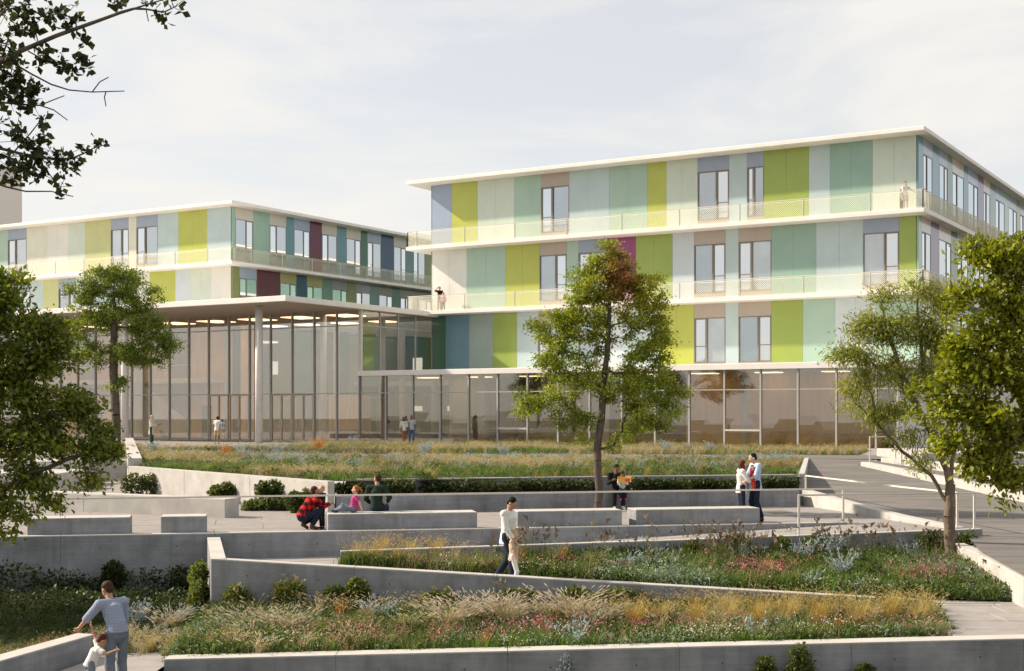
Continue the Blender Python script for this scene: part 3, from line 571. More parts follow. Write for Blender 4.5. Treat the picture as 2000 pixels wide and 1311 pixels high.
wall_run('kerb', 'pale curved kerb between the plaza and the driveway', [(9.0, 42.7, -.42), (9.66, 39.8, -.62), (9.95, 38, -.70), (10.3, 36.2, -.77), (10.65, 34.75, -.82), (10.95, 33.6, -.86)], .3, -1.3, 2.2, CONC2, 'kerb', side=1)
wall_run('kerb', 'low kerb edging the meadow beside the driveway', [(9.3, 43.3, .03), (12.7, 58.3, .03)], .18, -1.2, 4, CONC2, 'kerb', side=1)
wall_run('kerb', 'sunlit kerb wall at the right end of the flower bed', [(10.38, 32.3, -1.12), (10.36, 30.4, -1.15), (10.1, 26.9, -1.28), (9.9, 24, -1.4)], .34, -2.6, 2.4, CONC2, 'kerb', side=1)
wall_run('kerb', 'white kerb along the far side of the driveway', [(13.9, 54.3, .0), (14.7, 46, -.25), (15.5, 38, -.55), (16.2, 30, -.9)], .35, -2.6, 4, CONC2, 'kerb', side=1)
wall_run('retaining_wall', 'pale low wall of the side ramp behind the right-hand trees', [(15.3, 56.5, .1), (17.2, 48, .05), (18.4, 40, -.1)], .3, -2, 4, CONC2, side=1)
strip('side_ramp', [(13.9, 55, -.1), (14.7, 46, -.42), (15.5, 38, -.75), (16.2, 30, -1.1)], [(15.3, 57, -.05), (17.2, 48, -.4), (18.4, 40, -.7), (20, 30, -1.1)], ROAD)
m = MB(); m.box(16.6, 21, 55, 62, -.5, .35); b_ = bevel_obj(m.obj('planter_block', CONC2, None, origin=(18.8, 58.5, 0)), .02); tag(b_, 'pale concrete planter block beyond the side ramp', 'planter')
sheet('right_ground', [(15.6, 20, -1.45), (60, 20, -1.45), (60, 43.2, -.3), (60, 58.4, -.05), (15.5, 58.4, -.05), (18.2, 43.2, -.3), (15.9, 36, -.9)], LAWN)
# paving slabs of the landing, each slab its own piece
LP = thing('landing_paving', 'large concrete paving slabs of the landing at the right end of the lowest bed', 'paving', (9.5, 25.5, -1.95))
rows = [(23.34, 24.25), (24.26, 25.2), (25.21, 26.2), (26.21, 27.2), (27.21, 28.2)]
for i, (y0, y1) in enumerate(rows):
    x = 7.65+.4*(i % 2) + (.6 if i > 3 else 0)
    while x < 12.5:
        m = MB(); m.box(x+.014, x+1.486, y0+.008, y1-.012, -1.99, -1.865+random.uniform(-.003, .003)); bevel_obj(m.obj('paving_slab', PATHM, LP), .008); x += 1.5
# benches
def bench(x0, x1, label, h=.42, dep=.8):
    a, b = Vector((*bl(0), 0)), None
    def at(px):
        u = (px-HX)/F; Y = (33.45+.33)/(1-.2*u); return Vector((u*Y, Y, 0))
    A, Bq = at(x0), at(x1); d = (Bq-A).normalized(); n = Vector((-d.y, d.x, 0))*dep
    root = thing('bench', label, 'bench', (A+Bq)/2+n*.5+Vector((0, 0, -.9)), 'plain concrete benches along the plaza edge')
    k = max(1, round((Bq-A).length/2.2))
    for i in range(k):
        q0, q1 = A.lerp(Bq, i/k), A.lerp(Bq, (i+1)/k); m = MB(); g = lambda v, z: (v.x, v.y, z)
        m.hexa([g(q0, -.91), g(q1, -.91), g(q1+n, -.91), g(q0+n, -.91)], [g(q0, -.9+h), g(q1, -.9+h), g(q1+n, -.9+h), g(q0+n, -.9+h)])
        bevel_obj(m.obj('concrete_panel', CONC, root), .012)
        e = d*.006; c = MB(); c.hexa([g(q0+e+n*.01, -.9+h-.01), g(q1-e+n*.01, -.9+h-.01), g(q1-e+n*.99, -.9+h-.01), g(q0+e+n*.99, -.9+h-.01)], [g(q0+e+n*.01, -.9+h+.012), g(q1-e+n*.01, -.9+h+.012), g(q1-e+n*.99, -.9+h+.012), g(q0+e+n*.99, -.9+h+.012)]); c.obj('sun_top_layer', SUNTOP, root)  # same added pale layer, sunlight painted on the bench top
    return root, A, Bq, n
bench(53, 253, 'longer of the two concrete benches at the left end of the plaza')
bench(314, 403, 'short cube-like concrete bench at the left end of the plaza')
bench(640, 932, 'concrete bench carrying the girl in pink and the man in green')
bench(1011, 1215, 'empty concrete bench behind the man in the white shirt')
bench(1242, 1484, 'concrete bench in front of the couple with the baby')
# handrails
def handrail(label, pts, post_idx, feet, r=.028):
    root = thing('handrail', label, 'handrail', (pts[0][0], pts[0][1], feet[0]))
    m = MB()
    for a, b in zip(pts, pts[1:]): m.bar(a, b, r)
    m.obj('rail', RAILW, root)
    for i, f in zip(post_idx, feet):
        p = pts[i]; m = MB(); m.bar((p[0], p[1], f), (p[0], p[1], p[2]+.015), .034); m.obj('post', RAILW, root)
handrail('long pale handrail running across the plaza in front of the families', [(*bl(-23), -.01+.1), (*bl(-10), .0), (*bl(8.55), .02)], [0, 2], [-.86, -.86])
handrail('short pale handrail on the ramp wall in front of the driveway', [(6.83, 32.42, .02), (11.22, 33.05, .03)], [0, 1], [-1.0, -.9])
handrail('brownish handrail following the curved kerb of the driveway', [(9.15, 42.4, .02), (9.8, 39.8, .0), (10.45, 36.2, .0), (11.05, 33.8, .0)], [0, 3], [-.9, -.9])
handrail('small handrail loop at the top of the side ramp', [(14.45, 55.0, 1.0), (15.6, 55.4, 1.0), (15.5, 54.2, .95)], [0, 1, 2], [0, .05, -.1])
sheet('grass_patch', [GP(1487, 998, -.895), GP(1530, 997, -.895), GP(1552, 1001, -.895), GP(1512, 1003, -.895)], LAWN)



# ================================================================== VEGETATION
def rot_z(a): c, s = np.cos(a), np.sin(a); o = np.zeros_like(c); i = np.ones_like(c); return np.stack([np.stack([c, -s, o], -1), np.stack([s, c, o], -1), np.stack([o, o, i], -1)], -2)
def np_mesh(name, V_, Tr, cols, m, parent=None, origin=None, mids=None, mats=None):
    """V_ (n,3) world; Tr (k,3) triangle indices; cols (n,3)"""
    off = np.array(OFF[parent.name] if parent else (origin if origin is not None else (0, 0, 0)), float)
    me = bpy.data.meshes.new(name); n, k = len(V_), len(Tr)
    me.vertices.add(n); me.vertices.foreach_set('co', (V_-off).astype(np.float32).ravel())
    me.loops.add(k*3); me.loops.foreach_set('vertex_index', Tr.astype(np.int32).ravel())
    me.polygons.add(k); me.polygons.foreach_set('loop_start', np.arange(0, k*3, 3, dtype=np.int32))
    try: me.polygons.foreach_set('loop_total', np.full(k, 3, dtype=np.int32))
    except Exception: pass
    if cols is not None:
        ca = me.color_attributes.new('Col', 'FLOAT_COLOR', 'POINT'); c4 = np.ones((n, 4), np.float32); c4[:, :3] = np.clip(cols, 0, 1); ca.data.foreach_set('color', c4.ravel())
    for mm in (mats or [m]): me.materials.append(mm)
    if mids is not None: me.polygons.foreach_set('material_index', mids.astype(np.int32))
    me.update(calc_edges=True)
    o = bpy.data.objects.new(name, me); C.objects.link(o)
    if parent: o.parent = parent
    else: o.location = off
    OFF[o.name] = Vector(off); return o
def leaves(pos, size, cols, up=.35, aspect=.55, out=None, rng=RNG):
    """one folded four-cornered leaf at every position"""
    n = len(pos)
    if n == 0: return np.zeros((0, 3)), np.zeros((0, 3), int), np.zeros((0, 3))
    d = rng.normal(size=(n, 3))
    if out is not None: d += out*1.0
    d /= np.linalg.norm(d, axis=1)[:, None]+1e-9
    nr = rng.normal(size=(n, 3)); nr[:, 2] += up*3; nr -= (nr*d).sum(1)[:, None]*d; nr /= np.linalg.norm(nr, axis=1)[:, None]+1e-9
    w = np.cross(d, nr); s = (size*rng.uniform(.45, 1.4, n))[:, None]
    a = pos; b = pos+d*s; m1 = pos+d*s*.5+w*s*aspect*.5+nr*s*.1; m2 = pos+d*s*.5-w*s*aspect*.5+nr*s*.1
    V_ = np.stack([a, m1, b, m2], 1).reshape(-1, 3); i = np.arange(n)*4
    Tr = np.stack([np.stack([i, i+1, i+2], 1), np.stack([i, i+2, i+3], 1)], 1).reshape(-1, 3)
    return V_, Tr, np.repeat(cols, 4, 0)
def tubes(p0, p1, r0, r1, n=5):
    d = p1-p0; d /= np.linalg.norm(d, axis=1)[:, None]+1e-9
    ref = np.where(np.abs(d[:, 2:3]) < .9, np.array([[0, 0, 1.]]), np.array([[1., 0, 0]])); a = np.cross(d, ref); a /= np.linalg.norm(a, axis=1)[:, None]; b = np.cross(d, a)
    t = 2*np.pi*np.arange(n)/n; ring = a[:, None]*np.cos(t)[None, :, None]+b[:, None]*np.sin(t)[None, :, None]
    V_ = np.concatenate([p0[:, None]+ring*r0[:, None, None], p1[:, None]+ring*r1[:, None, None]], 1); k = len(p0)
    base = (np.arange(k)*2*n)[:, None]; j = np.arange(n)[None]; j2 = (j+1) % n
    T1 = np.stack([base+j, base+j2, base+n+j2], -1).reshape(-1, 3); T2 = np.stack([base+j, base+n+j2, base+n+j], -1).reshape(-1, 3)
    return V_.reshape(-1, 3), np.concatenate([T1, T2])
def grow(trunk, targets, rng, sub=4, lift=.15, jit=.07, limbs=()):
    """branches from the trunk polyline out to every target: each joins the nearest wood already grown"""
    pos = [np.array(trunk[0], float)]; par = [-1]; fixed = []
    for a, b in zip(trunk, trunk[1:]):
        a, b = np.array(a, float), np.array(b, float); k = max(2, int(np.linalg.norm(b-a)/.25))
        for i in range(1, k+1): par.append(len(pos)-1); pos.append(a+(b-a)*i/k+rng.normal(size=3)*.012)
    n0 = len(pos)
    for lb in limbs:
        prev = int(np.argmin(np.linalg.norm(np.array(pos[:n0])-np.array(lb[0]), axis=1)))
        for a, b in zip(lb, lb[1:]):
            a, b = np.array(a, float), np.array(b, float); k = max(2, int(np.linalg.norm(b-a)/.25))
            for i in range(1, k+1): par.append(prev); prev = len(pos); pos.append(a+(b-a)*i/k+rng.normal(size=3)*.015)
    nt_ = len(pos); tr = np.array(pos); tips = []
    dist0 = np.array([np.min(np.linalg.norm(tr-t, axis=1)) for t in targets])
    lowz = trunk[0][2]+ (trunk[-1][2]-trunk[0][2])*.0
    allp = np.zeros((nt_+len(targets)*sub+5, 3)); allp[:nt_] = tr; cnt = nt_
    for ti in np.argsort(dist0):
        t = targets[ti]; q = allp[:cnt]; dv = t-q; ds = np.linalg.norm(dv, axis=1)
        cost = ds+np.where(dv[:, 2] < 0, -dv[:, 2]*.55, 0); cost[:int(n0*.18) if not limbs else n0] += 3
        j = int(np.argmin(cost)); p = allp[j].copy(); Ln = ds[j]; prev = j
        k = max(1, min(sub, int(Ln/.22)+1))
        for i in range(1, k+1):
            f = i/k; w = p+(t-p)*f; w = w+np.array([0, 0, 1])*lift*Ln*math.sin(math.pi*f)*.5+rng.normal(size=3)*jit*Ln*(0 if i == k else 1)
            allp[cnt] = w; par.append(prev); prev = cnt; cnt += 1
        tips.append(prev)
    P_ = allp[:cnt]; par = np.array(par); load = np.zeros(cnt); load[tips] = 1
    for i in range(cnt-1, 0, -1): load[par[i]] += load[i]
    return P_, par, load, np.array(tips), nt_
def pick(blobs, n, rng, surf=.45):
    """blobs: (centre, radii, weight)"""
    w = np.array([b[2]*np.prod(b[1])**.75 for b in blobs]); k = rng.choice(len(blobs), n, p=w/w.sum())
    d = rng.normal(size=(n, 3)); d /= np.linalg.norm(d, axis=1)[:, None]; r = rng.uniform(0, 1, n)**surf
    return np.array([blobs[i][0] for i in k], float)+d*r[:, None]*np.array([blobs[i][1] for i in k], float)
def tree(name, label, trunk, blobs, ntip, nleaf, lsize, c0, c1, seed, r0=.16, spread=.28, up=.35, aspect=.55, bark=BARK, lift=.15, sub=4, droop=0, pw=.45, rt=.006, bare=0., tint=(), limbs=()):
    rng = np.random.default_rng(seed)
    tg = pick(blobs, ntip, rng); Pn, par, load, tips, nt_ = grow(trunk, tg, rng, sub, lift, limbs=limbs)
    root = thing(name, label, 'tree', tuple(trunk[0]))
    rad = rt*np.maximum(load, .6)**pw; k = r0/rad[0]; rad = np.where(load > 3, rad*(1+(k-1)*np.clip((load-3)/(load[0]*.5), 0, 1)), rad)
    e = np.arange(1, len(Pn)); pr = par[e]
    V_, Tr = tubes(Pn[pr], Pn[e], np.minimum(rad[pr], rad[e]*1.35), rad[e], 6)
    # root flare
    V2, T2 = tubes(np.array([Pn[0]-[0, 0, .12]]), np.array([Pn[0]+[0, 0, .22]]), np.array([r0*1.45]), np.array([r0*.9]), 10)
    V_, Tr = np.concatenate([V_, V2]), np.concatenate([Tr, T2+len(V_)])
    tk = np_mesh('trunk', V_, Tr, None, bark, root); tk.data.polygons.foreach_set('use_smooth', [True]*len(tk.data.polygons))
    live = rng.uniform(size=len(tips)) >= bare; tips = tips[live]
    per = nleaf//max(1, len(tips)); cen = []
    for t in tips:
        a, b = Pn[t], Pn[par[t]]; f = rng.uniform(0, 1, per)[:, None]**.7; cen.append(b+(a-b)*f+rng.normal(size=(per, 3))*spread*np.array([1, 1, .62]))
    cen = np.concatenate(cen); cen[:, 2] -= droop*rng.uniform(0, 1, len(cen))
    tone = np.repeat(rng.uniform(0, 1, len(tips)), per)*.65+rng.uniform(0, 1, len(cen))*.35
    cols = np.array(c0)[None]*(1-tone[:, None])+np.array(c1)[None]*tone[:, None]
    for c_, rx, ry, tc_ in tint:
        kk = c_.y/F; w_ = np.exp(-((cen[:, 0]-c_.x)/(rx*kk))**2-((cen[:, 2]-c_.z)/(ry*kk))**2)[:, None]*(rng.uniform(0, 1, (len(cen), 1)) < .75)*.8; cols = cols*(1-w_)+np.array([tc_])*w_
    out = cen-np.mean(cen, 0); out /= np.linalg.norm(out, axis=1)[:, None]+1e-9
    if droop: out = out*.4+np.array([[0, 0, -1.1]])
    V_, Tr, cc = leaves(cen, lsize, cols, up, aspect, out*.8, rng)
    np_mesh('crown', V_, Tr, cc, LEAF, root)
    return root
def blob(x, y, Y, rx, ry, w=1, rd=None, dy=0):
    """part of a crown: seen at x,y in the photo, standing at depth Y"""
    c = P(x, y, Y+dy); k = Y/F; return ((c.x, c.y, c.z), (rx*k, (rd if rd else (rx+ry)*.45)*k, ry*k), w)
def px_poly(pts, Y): return [tuple(P(x, y, Y)) for x, y in pts]

GR0, GR1 = (.045, .068, .014), (.16, .19, .035)
# broad young tree on the plaza
Yc = 39.8
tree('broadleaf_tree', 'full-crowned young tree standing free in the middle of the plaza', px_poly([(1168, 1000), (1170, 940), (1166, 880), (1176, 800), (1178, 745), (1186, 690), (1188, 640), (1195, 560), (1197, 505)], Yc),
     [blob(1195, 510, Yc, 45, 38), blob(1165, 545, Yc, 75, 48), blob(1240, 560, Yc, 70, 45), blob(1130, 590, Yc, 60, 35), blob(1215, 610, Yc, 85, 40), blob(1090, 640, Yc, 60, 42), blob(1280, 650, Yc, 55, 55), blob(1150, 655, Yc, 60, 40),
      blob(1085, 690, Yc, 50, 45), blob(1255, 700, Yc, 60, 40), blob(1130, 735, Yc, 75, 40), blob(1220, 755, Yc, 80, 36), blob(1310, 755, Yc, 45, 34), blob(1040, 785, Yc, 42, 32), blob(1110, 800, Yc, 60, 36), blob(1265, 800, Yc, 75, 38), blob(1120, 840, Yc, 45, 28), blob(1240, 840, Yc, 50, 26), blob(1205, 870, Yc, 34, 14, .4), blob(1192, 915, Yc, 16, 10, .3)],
     420, 50000, .088, (.07, .10, .017), (.37, .42, .055), 11, .125, .135, lift=.05, tint=[(P(1215, 545, Yc), 38, 60, (.30, .055, .06)), (P(1275, 580, Yc), 38, 60, (.38, .36, .03))])  # red tint paints the magenta panel behind into the leaf colour
# tree beside the canopy
Ym = 69.0
tree('broadleaf_tree', 'middle-sized tree in front of the canopy, left of the doctor', px_poly([(228, 872), (226, 800), (222, 740), (222, 680), (224, 620), (222, 560)], Ym),
     [blob(225, 545, Ym, 60, 32), blob(170, 575, Ym, 50, 30), blob(265, 580, Ym, 50, 34), blob(165, 630, Ym, 50, 34), blob(225, 620, Ym, 60, 40), blob(290, 640, Ym, 45, 40), blob(320, 670, Ym, 34, 30), blob(175, 690, Ym, 40, 30), blob(260, 690, Ym, 50, 26), blob(300, 715, Ym, 26, 18), blob(225, 745, Ym, 30, 16, .5)],
     280, 33000, .125, (.06, .09, .018), (.29, .35, .06), 12, .22, .19, lift=.05)
# tall foreground trees whose trunks stand outside the picture
Yl = 17.5
tree('broadleaf_tree', 'dark leafy tree filling the left edge in front of the pale steps', px_poly([(-330, 1380), (-300, 1150), (-200, 980), (-110, 820), (-80, 700), (-60, 600)], Yl),
     [blob(0, 560, Yl, 60, 46), blob(-60, 590, Yl, 90, 70), blob(30, 630, Yl, 90, 45), blob(110, 660, Yl, 45, 35, .7), blob(70, 700, Yl, 90, 42), blob(-40, 740, Yl, 120, 70), blob(95, 780, Yl, 75, 50), blob(160, 800, Yl, 50, 34), blob(190, 840, Yl, 45, 30), blob(100, 860, Yl, 90, 36), blob(0, 850, Yl, 110, 50), blob(205, 880, Yl, 30, 20), blob(130, 930, Yl, 70, 25, .7), blob(40, 940, Yl, 70, 34), blob(120, 985, Yl, 55, 16, .8), blob(20, 1000, Yl, 50, 24, .7), blob(130, 1020, Yl, 26, 12, .5), blob(-5, 1040, Yl, 40, 16, .5), blob(4, 1090, Yl, 10, 8, .15), blob(-120, 900, Yl, 90, 90, .5)],
     430, 30000, .075, (.042, .06, .011), (.23, .27, .04), 13, .17, .095, lift=.03, limbs=[px_poly(q, Yl) for q in ([(-300, 1150), (-110, 1010), (0, 960), (60, 925), (130, 900), (195, 880)], [(-110, 820), (0, 755), (80, 700), (110, 670)], [(-200, 980), (-60, 870), (60, 820), (150, 800)], [(-80, 700), (0, 620), (20, 560)])])
Yr = 19.5
tree('broadleaf_tree', 'bright green large-leaved tree hanging in from the right edge', px_poly([(2240, 1260), (2200, 1080), (2150, 940), (2110, 800), (2080, 660), (2060, 560)], Yr),
     [blob(1990, 500, Yr, 80, 45), blob(1915, 490, Yr, 34, 28, .6), blob(1930, 560, Yr, 70, 45), blob(2040, 580, Yr, 90, 70), blob(1880, 610, Yr, 45, 34), blob(1960, 650, Yr, 85, 45), blob(1860, 690, Yr, 48, 34), blob(1930, 730, Yr, 80, 40), blob(2020, 740, Yr, 90, 60), blob(1830, 765, Yr, 56, 30), blob(1900, 800, Yr, 80, 36), blob(1800, 810, Yr, 30, 22, .6), blob(1980, 840, Yr, 70, 45), blob(1870, 860, Yr, 60, 28), blob(1930, 905, Yr, 60, 26), blob(1990, 930, Yr, 45, 26), blob(1975, 985, Yr, 26, 16, .5), blob(2100, 800, Yr, 110, 150, .5)],
     430, 27000, .095, (.10, .13, .016), (.32, .34, .035), 14, .17, .105, lift=.03)
Yw = 31.9
tree('willow_leaved_tree', 'slender forked tree with narrow leaves at the right end of the flower bed', px_poly([(1855, 1098), (1856, 1010), (1855, 945)], Yw),
     [blob(1790, 560, Yw, 60, 24), blob(1725, 580, Yw, 40, 26), blob(1850, 585, Yw, 45, 34), blob(1690, 635, Yw, 45, 30), blob(1770, 640, Yw, 65, 35), blob(1840, 660, Yw, 50, 40), blob(1660, 690, Yw, 38, 28), blob(1720, 710, Yw, 45, 32), blob(1800, 730, Yw, 60, 40), blob(1670, 745, Yw, 36, 20), blob(1680, 795, Yw, 40, 16), blob(1740, 800, Yw, 45, 22), blob(1780, 850, Yw, 40, 22, .6), blob(1800, 890, Yw, 30, 24, .35)],
     330, 21000, .12, (.11, .14, .028), (.38, .40, .07), 15, .13, .16, limbs=[px_poly(q, Yw) for q in ([(1855, 950), (1838, 890), (1800, 810), (1760, 730), (1735, 650), (1720, 590)], [(1855, 950), (1864, 880), (1856, 780), (1838, 680), (1845, 590)], [(1854, 985), (1820, 930), (1760, 880), (1715, 830), (1680, 795)], [(1838, 890), (1812, 760), (1795, 650), (1790, 570)])], aspect=.22, bark=BARKL, lift=.1, droop=.12, bare=.22)
# overhanging boughs, top left
Yt = 12.0
def bough(name, label, mains, sprays, seed):
    rng = np.random.default_rng(seed); root = thing(name, label, 'tree', tuple(P(-520, 1500, Yt)))
    segs = []
    def line(pts, r_, r2):
        w = [np.array(P(x, y, Yt)) for x, y in pts]; n = len(w)-1
        for i in range(n): segs.append((w[i], w[i+1], r_+(r2-r_)*i/n, r_+(r2-r_)*(i+1)/n))
    line([(-520, 1500), (-500, 1000), (-420, 600), (-300, 380)], .2, .09)
    for pts, r_ in mains: line(pts, r_*1.4, .0045)
    a = np.array([s[0] for s in segs]); b = np.array([s[1] for s in segs])
    V_, Tr = tubes(a, b, np.array([s[2] for s in segs]), np.array([s[3] for s in segs]), 6)
    np_mesh('trunk', V_, Tr, None, BARK, root)
    cen = []
    tw = []
    for x, y, rx, ry, n in sprays:
        c = np.array(P(x, y, Yt)); k = Yt/F
        for _ in range(max(3, int(n*.55))):
            q = c+rng.normal(size=3)*np.array([rx, (rx+ry)/2, ry])*k*.55; cen.append(q+rng.normal(size=(3, 3))*.016); tw.append((c+(q-c)*rng.uniform(0, .3), q))
    V_, Tr = tubes(np.array([t[0] for t in tw]), np.array([t[1] for t in tw]), np.full(len(tw), .003), np.full(len(tw), .0022), 4)
    np_mesh('twigs', V_, Tr, None, BARK, root)['kind'] = 'stuff'
    cen = np.concatenate(cen); tone = rng.uniform(0, 1, (len(cen), 1)); V_, Tr, cc = leaves(cen, .072, np.array([[.012, .02, .008]])*(1-tone)+np.array([[.05, .06, .014]])*tone, .2, .75, None, rng)  # dark leaf colours paint in the backlit silhouette
    np_mesh('crown', V_, Tr, cc, LEAF, root)
bough('overhanging_tree', 'dark twiggy boughs hanging in against the sky at the top left corner',
      [([(-300, 380), (-120, 230), (0, 122), (40, 100), (110, 70), (180, 45), (235, 25), (262, 17), (285, 18), (320, 24), (345, 12)], .02), ([(262, 17), (300, 5), (345, -8)], .006), ([(225, 30), (235, 5), (240, -10)], .005), ([(285, 18), (290, 42)], .004),
       ([(10, 118), (30, 126), (60, 144), (100, 165), (135, 176), (180, 180), (243, 178)], .008), ([(180, 180), (195, 160), (212, 151)], .004), ([(207, 179), (204, 190), (207, 208)], .004), ([(0, 200), (40, 204), (78, 206), (105, 215), (132, 235)], .007), ([(78, 206), (105, 195), (126, 187)], .004),
       ([(-300, 380), (-100, 300), (0, 290), (40, 300), (90, 310), (140, 310), (170, 297), (190, 285)], .014), ([(28, 296), (60, 260), (88, 224)], .005), ([(70, 306), (100, 345), (120, 368)], .005), ([(145, 308), (150, 342)], .004), ([(-200, 370), (-20, 355), (15, 366), (50, 374), (100, 374), (143, 384)], .008), ([(-300, 380), (-120, 120), (-30, 60), (10, 20), (60, 8)], .014), ([(75, 85), (70, 65), (60, 45)], .004), ([(150, 62), (148, 42), (130, 30), (100, 22)], .005), ([(55, 100), (90, 120), (140, 140)], .005), ([(0, 122), (15, 80), (20, 50), (0, 20)], .006)],
      [(50, 25, 22, 34, 40), (85, 35, 28, 26, 30), (128, 28, 26, 20, 22), (150, 38, 10, 10, 8), (30, 62, 24, 14, 14), (60, 62, 16, 12, 16), (130, 55, 14, 12, 9), (162, 78, 16, 14, 14), (84, 108, 22, 16, 26), (128, 122, 22, 16, 22), (162, 120, 20, 18, 26), (142, 142, 10, 10, 8), (30, 105, 22, 14, 22), (235, 4, 22, 10, 16), (290, 4, 14, 8, 6), (302, 30, 12, 8, 7), (318, 44, 8, 6, 4), (340, 16, 14, 16, 12), (20, 150, 30, 24, 42), (48, 175, 30, 30, 60), (15, 185, 30, 24, 40), (55, 210, 14, 12, 12), (80, 172, 12, 10, 7), (5, 240, 10, 12, 8), (34, 262, 16, 20, 22), (62, 280, 30, 20, 36), (90, 250, 12, 18, 10), (15, 305, 30, 16, 30), (65, 310, 32, 12, 30), (110, 312, 26, 22, 40), (148, 320, 20, 16, 18), (190, 280, 12, 10, 12), (162, 292, 10, 8, 6), (45, 330, 24, 16, 20), (25, 350, 20, 14, 18), (85, 340, 18, 20, 18), (118, 365, 18, 14, 16), (10, 10, 30, 24, 30), (-30, 100, 50, 100, 120), (-40, 280, 50, 90, 100)], 21)
# a tree outside the picture on the left whose shade lies over the ivy bed
tree('broadleaf_tree', 'bushy tree outside the picture left of the ivy bed', [(-17.8, 29.6, -2.4), (-17.8, 29.6, 0), (-17.6, 29.6, 3)], [((-17.6, 29.4, .3), (2.8, 2.3, 1.9), 1), ((-17.4, 29.2, 2.8), (2.7, 2.4, 1.9), 1), ((-18.5, 27.6, 1.4), (2.4, 2.0, 2.0), 1)], 170, 26000, .17, GR0, GR1, 16, .16, .3)
for i, (x, y, hh) in enumerate([(-72, 44, 9.5), (-58, 38, 8.5), (-50, 40, 9), (-44, 36, 8)]):
    tree('broadleaf_tree', f'tree across the street on the left, outside the picture, {["first", "second", "third", "fourth"][i]} one', [(x, y, -.9), (x+.1, y, hh*.4), (x, y, hh*.8)], [((x, y, hh*.72), (2.2, 2.2, 2), 1), ((x-1.4, y+.6, hh*.55), (1.6, 1.8, 1.4), 1), ((x+1.5, y-.5, hh*.58), (1.6, 1.6, 1.4), 1)], 110, 9000, .2, GR0, GR1, 100+i, .18, .3)
# ---- small plants: one pattern of each kind, used again and again
def blades(n, h, lean, w, c0, c1, rng, seg=3, spread=.06, curl=1.0, plume=None):
    V_, Tr, Co = [], [], []
    for i in range(n):
        a = rng.uniform(0, 2*np.pi); hh = h*rng.uniform(.55, 1.1); ln = lean*rng.uniform(.3, 1.15)*hh; base = np.array([rng.normal()*spread, rng.normal()*spread, 0]); dr = np.array([math.cos(a), math.sin(a), 0]); sd = np.array([-dr[1], dr[0], 0])
        t = rng.uniform(); c = np.array(c0)*(1-t)+np.array(c1)*t; b0 = len(V_)
        for k in range(seg+1):
            f = k/seg; p = base+dr*ln*f**1.7+np.array([0, 0, hh*(f-.35*curl*lean*f*f)]); ww = w*(1-f*.85)
            if k == seg: V_.append(p); Co.append(c)
            else: V_ += [p-sd*ww, p+sd*ww]; Co += [c, c]
        for k in range(seg-1): q = b0+2*k; Tr += [(q, q+1, q+3), (q, q+3, q+2)]
        q = b0+2*(seg-1); Tr.append((q, q+1, q+2))
        if plume and rng.uniform() < plume[0]:
            tip = V_[-1]; pd = dr*.75+np.array([0, 0, .35]); pd /= np.linalg.norm(pd); pl = plume[1]*rng.uniform(.7, 1.2); pw_ = plume[2]
            for s2 in (sd, np.array([0, 0, 1.])):
                b1 = len(V_); V_ += [tip-pd*pl*.3, tip+pd*pl*.3+s2*pw_, tip+pd*pl*.7, tip+pd*pl*.3-s2*pw_]; cc = np.array(plume[3])*rng.uniform(.75, 1.15); Co += [cc]*4; Tr += [(b1, b1+1, b1+2), (b1, b1+2, b1+3)]
    return np.array(V_), np.array(Tr), np.array(Co)
def herb(n, h, r, ls, c0, c1, rng, flower=None, aspect=.4):
    """leafy cushion, with flower heads on its top when asked"""
    d = rng.normal(size=(n, 3)); d[:, 2] = np.abs(d[:, 2]); d /= np.linalg.norm(d, axis=1)[:, None]; p = d*np.array([r, r, h])*(rng.uniform(.2, 1, n)**.5)[:, None]
    t = rng.uniform(0, 1, (n, 1)); V_, Tr, Co = leaves(p, ls, np.array([c0])*(1-t)+np.array([c1])*t, .4, aspect, d*1.2, rng)
    if flower:
        k, fs, fc, hh = flower; q = rng.normal(size=(k, 3))*np.array([r*.55, r*.55, 0]); q[:, 2] = h*rng.uniform(.75, hh, k)
        for ax in range(2):
            a = np.array([1., 0, 0]) if ax == 0 else np.array([0, .8, .6]); b = np.array([0, 1., .2]) if ax == 0 else np.array([.7, -.3, .7])
            W_ = np.stack([q-a*fs, q-b*fs, q+a*fs, q+b*fs], 1).reshape(-1, 3); i = np.arange(k)*4+len(V_); V_ = np.concatenate([V_, W_])
            Tr = np.concatenate([Tr, np.stack([i, i+1, i+2], 1), np.stack([i, i+2, i+3], 1)]); cc = np.array([fc])*rng.uniform(.7, 1.2, (k, 1)); Co = np.concatenate([Co, np.repeat(cc, 4, 0)])
        # stems
        ws = .004; W_ = np.stack([q*np.array([.4, .4, 0]), q*np.array([.4, .4, 0])+[ws*2, 0, 0], q], 1).reshape(-1, 3); i = np.arange(k)*3+len(V_)
        V_ = np.concatenate([V_, W_]); Tr = np.concatenate([Tr, np.stack([i, i+1, i+2], 1)]); Co = np.concatenate([Co, np.tile(np.array([[.10, .13, .04]]), (3*k, 1))])
    return V_, Tr, Co
def verbena(rng, n=5, h=.72, top=(.14, .11, .08)):
    V_, Tr, Co = blades(n, h, .12, .005, (.13, .15, .05), (.2, .2, .08), rng, 2, .1, .2)
    tips = V_[4::5]; k = len(tips)
    for j, tp in enumerate(tips):
        for _ in range(3):
            p = tp+rng.normal(size=3)*.012; b = len(V_); e = rng.normal(size=3)*.03; e2 = rng.normal(size=3)*.03
            V_ = np.concatenate([V_, [p-e*.3, p+e, p+e2+[0, 0, .035]]]); Tr = np.concatenate([Tr, [[b, b+1, b+2]]]); Co = np.concatenate([Co, [np.array(top)*rng.uniform(.7, 1.4)]*3])
    return V_, Tr, Co
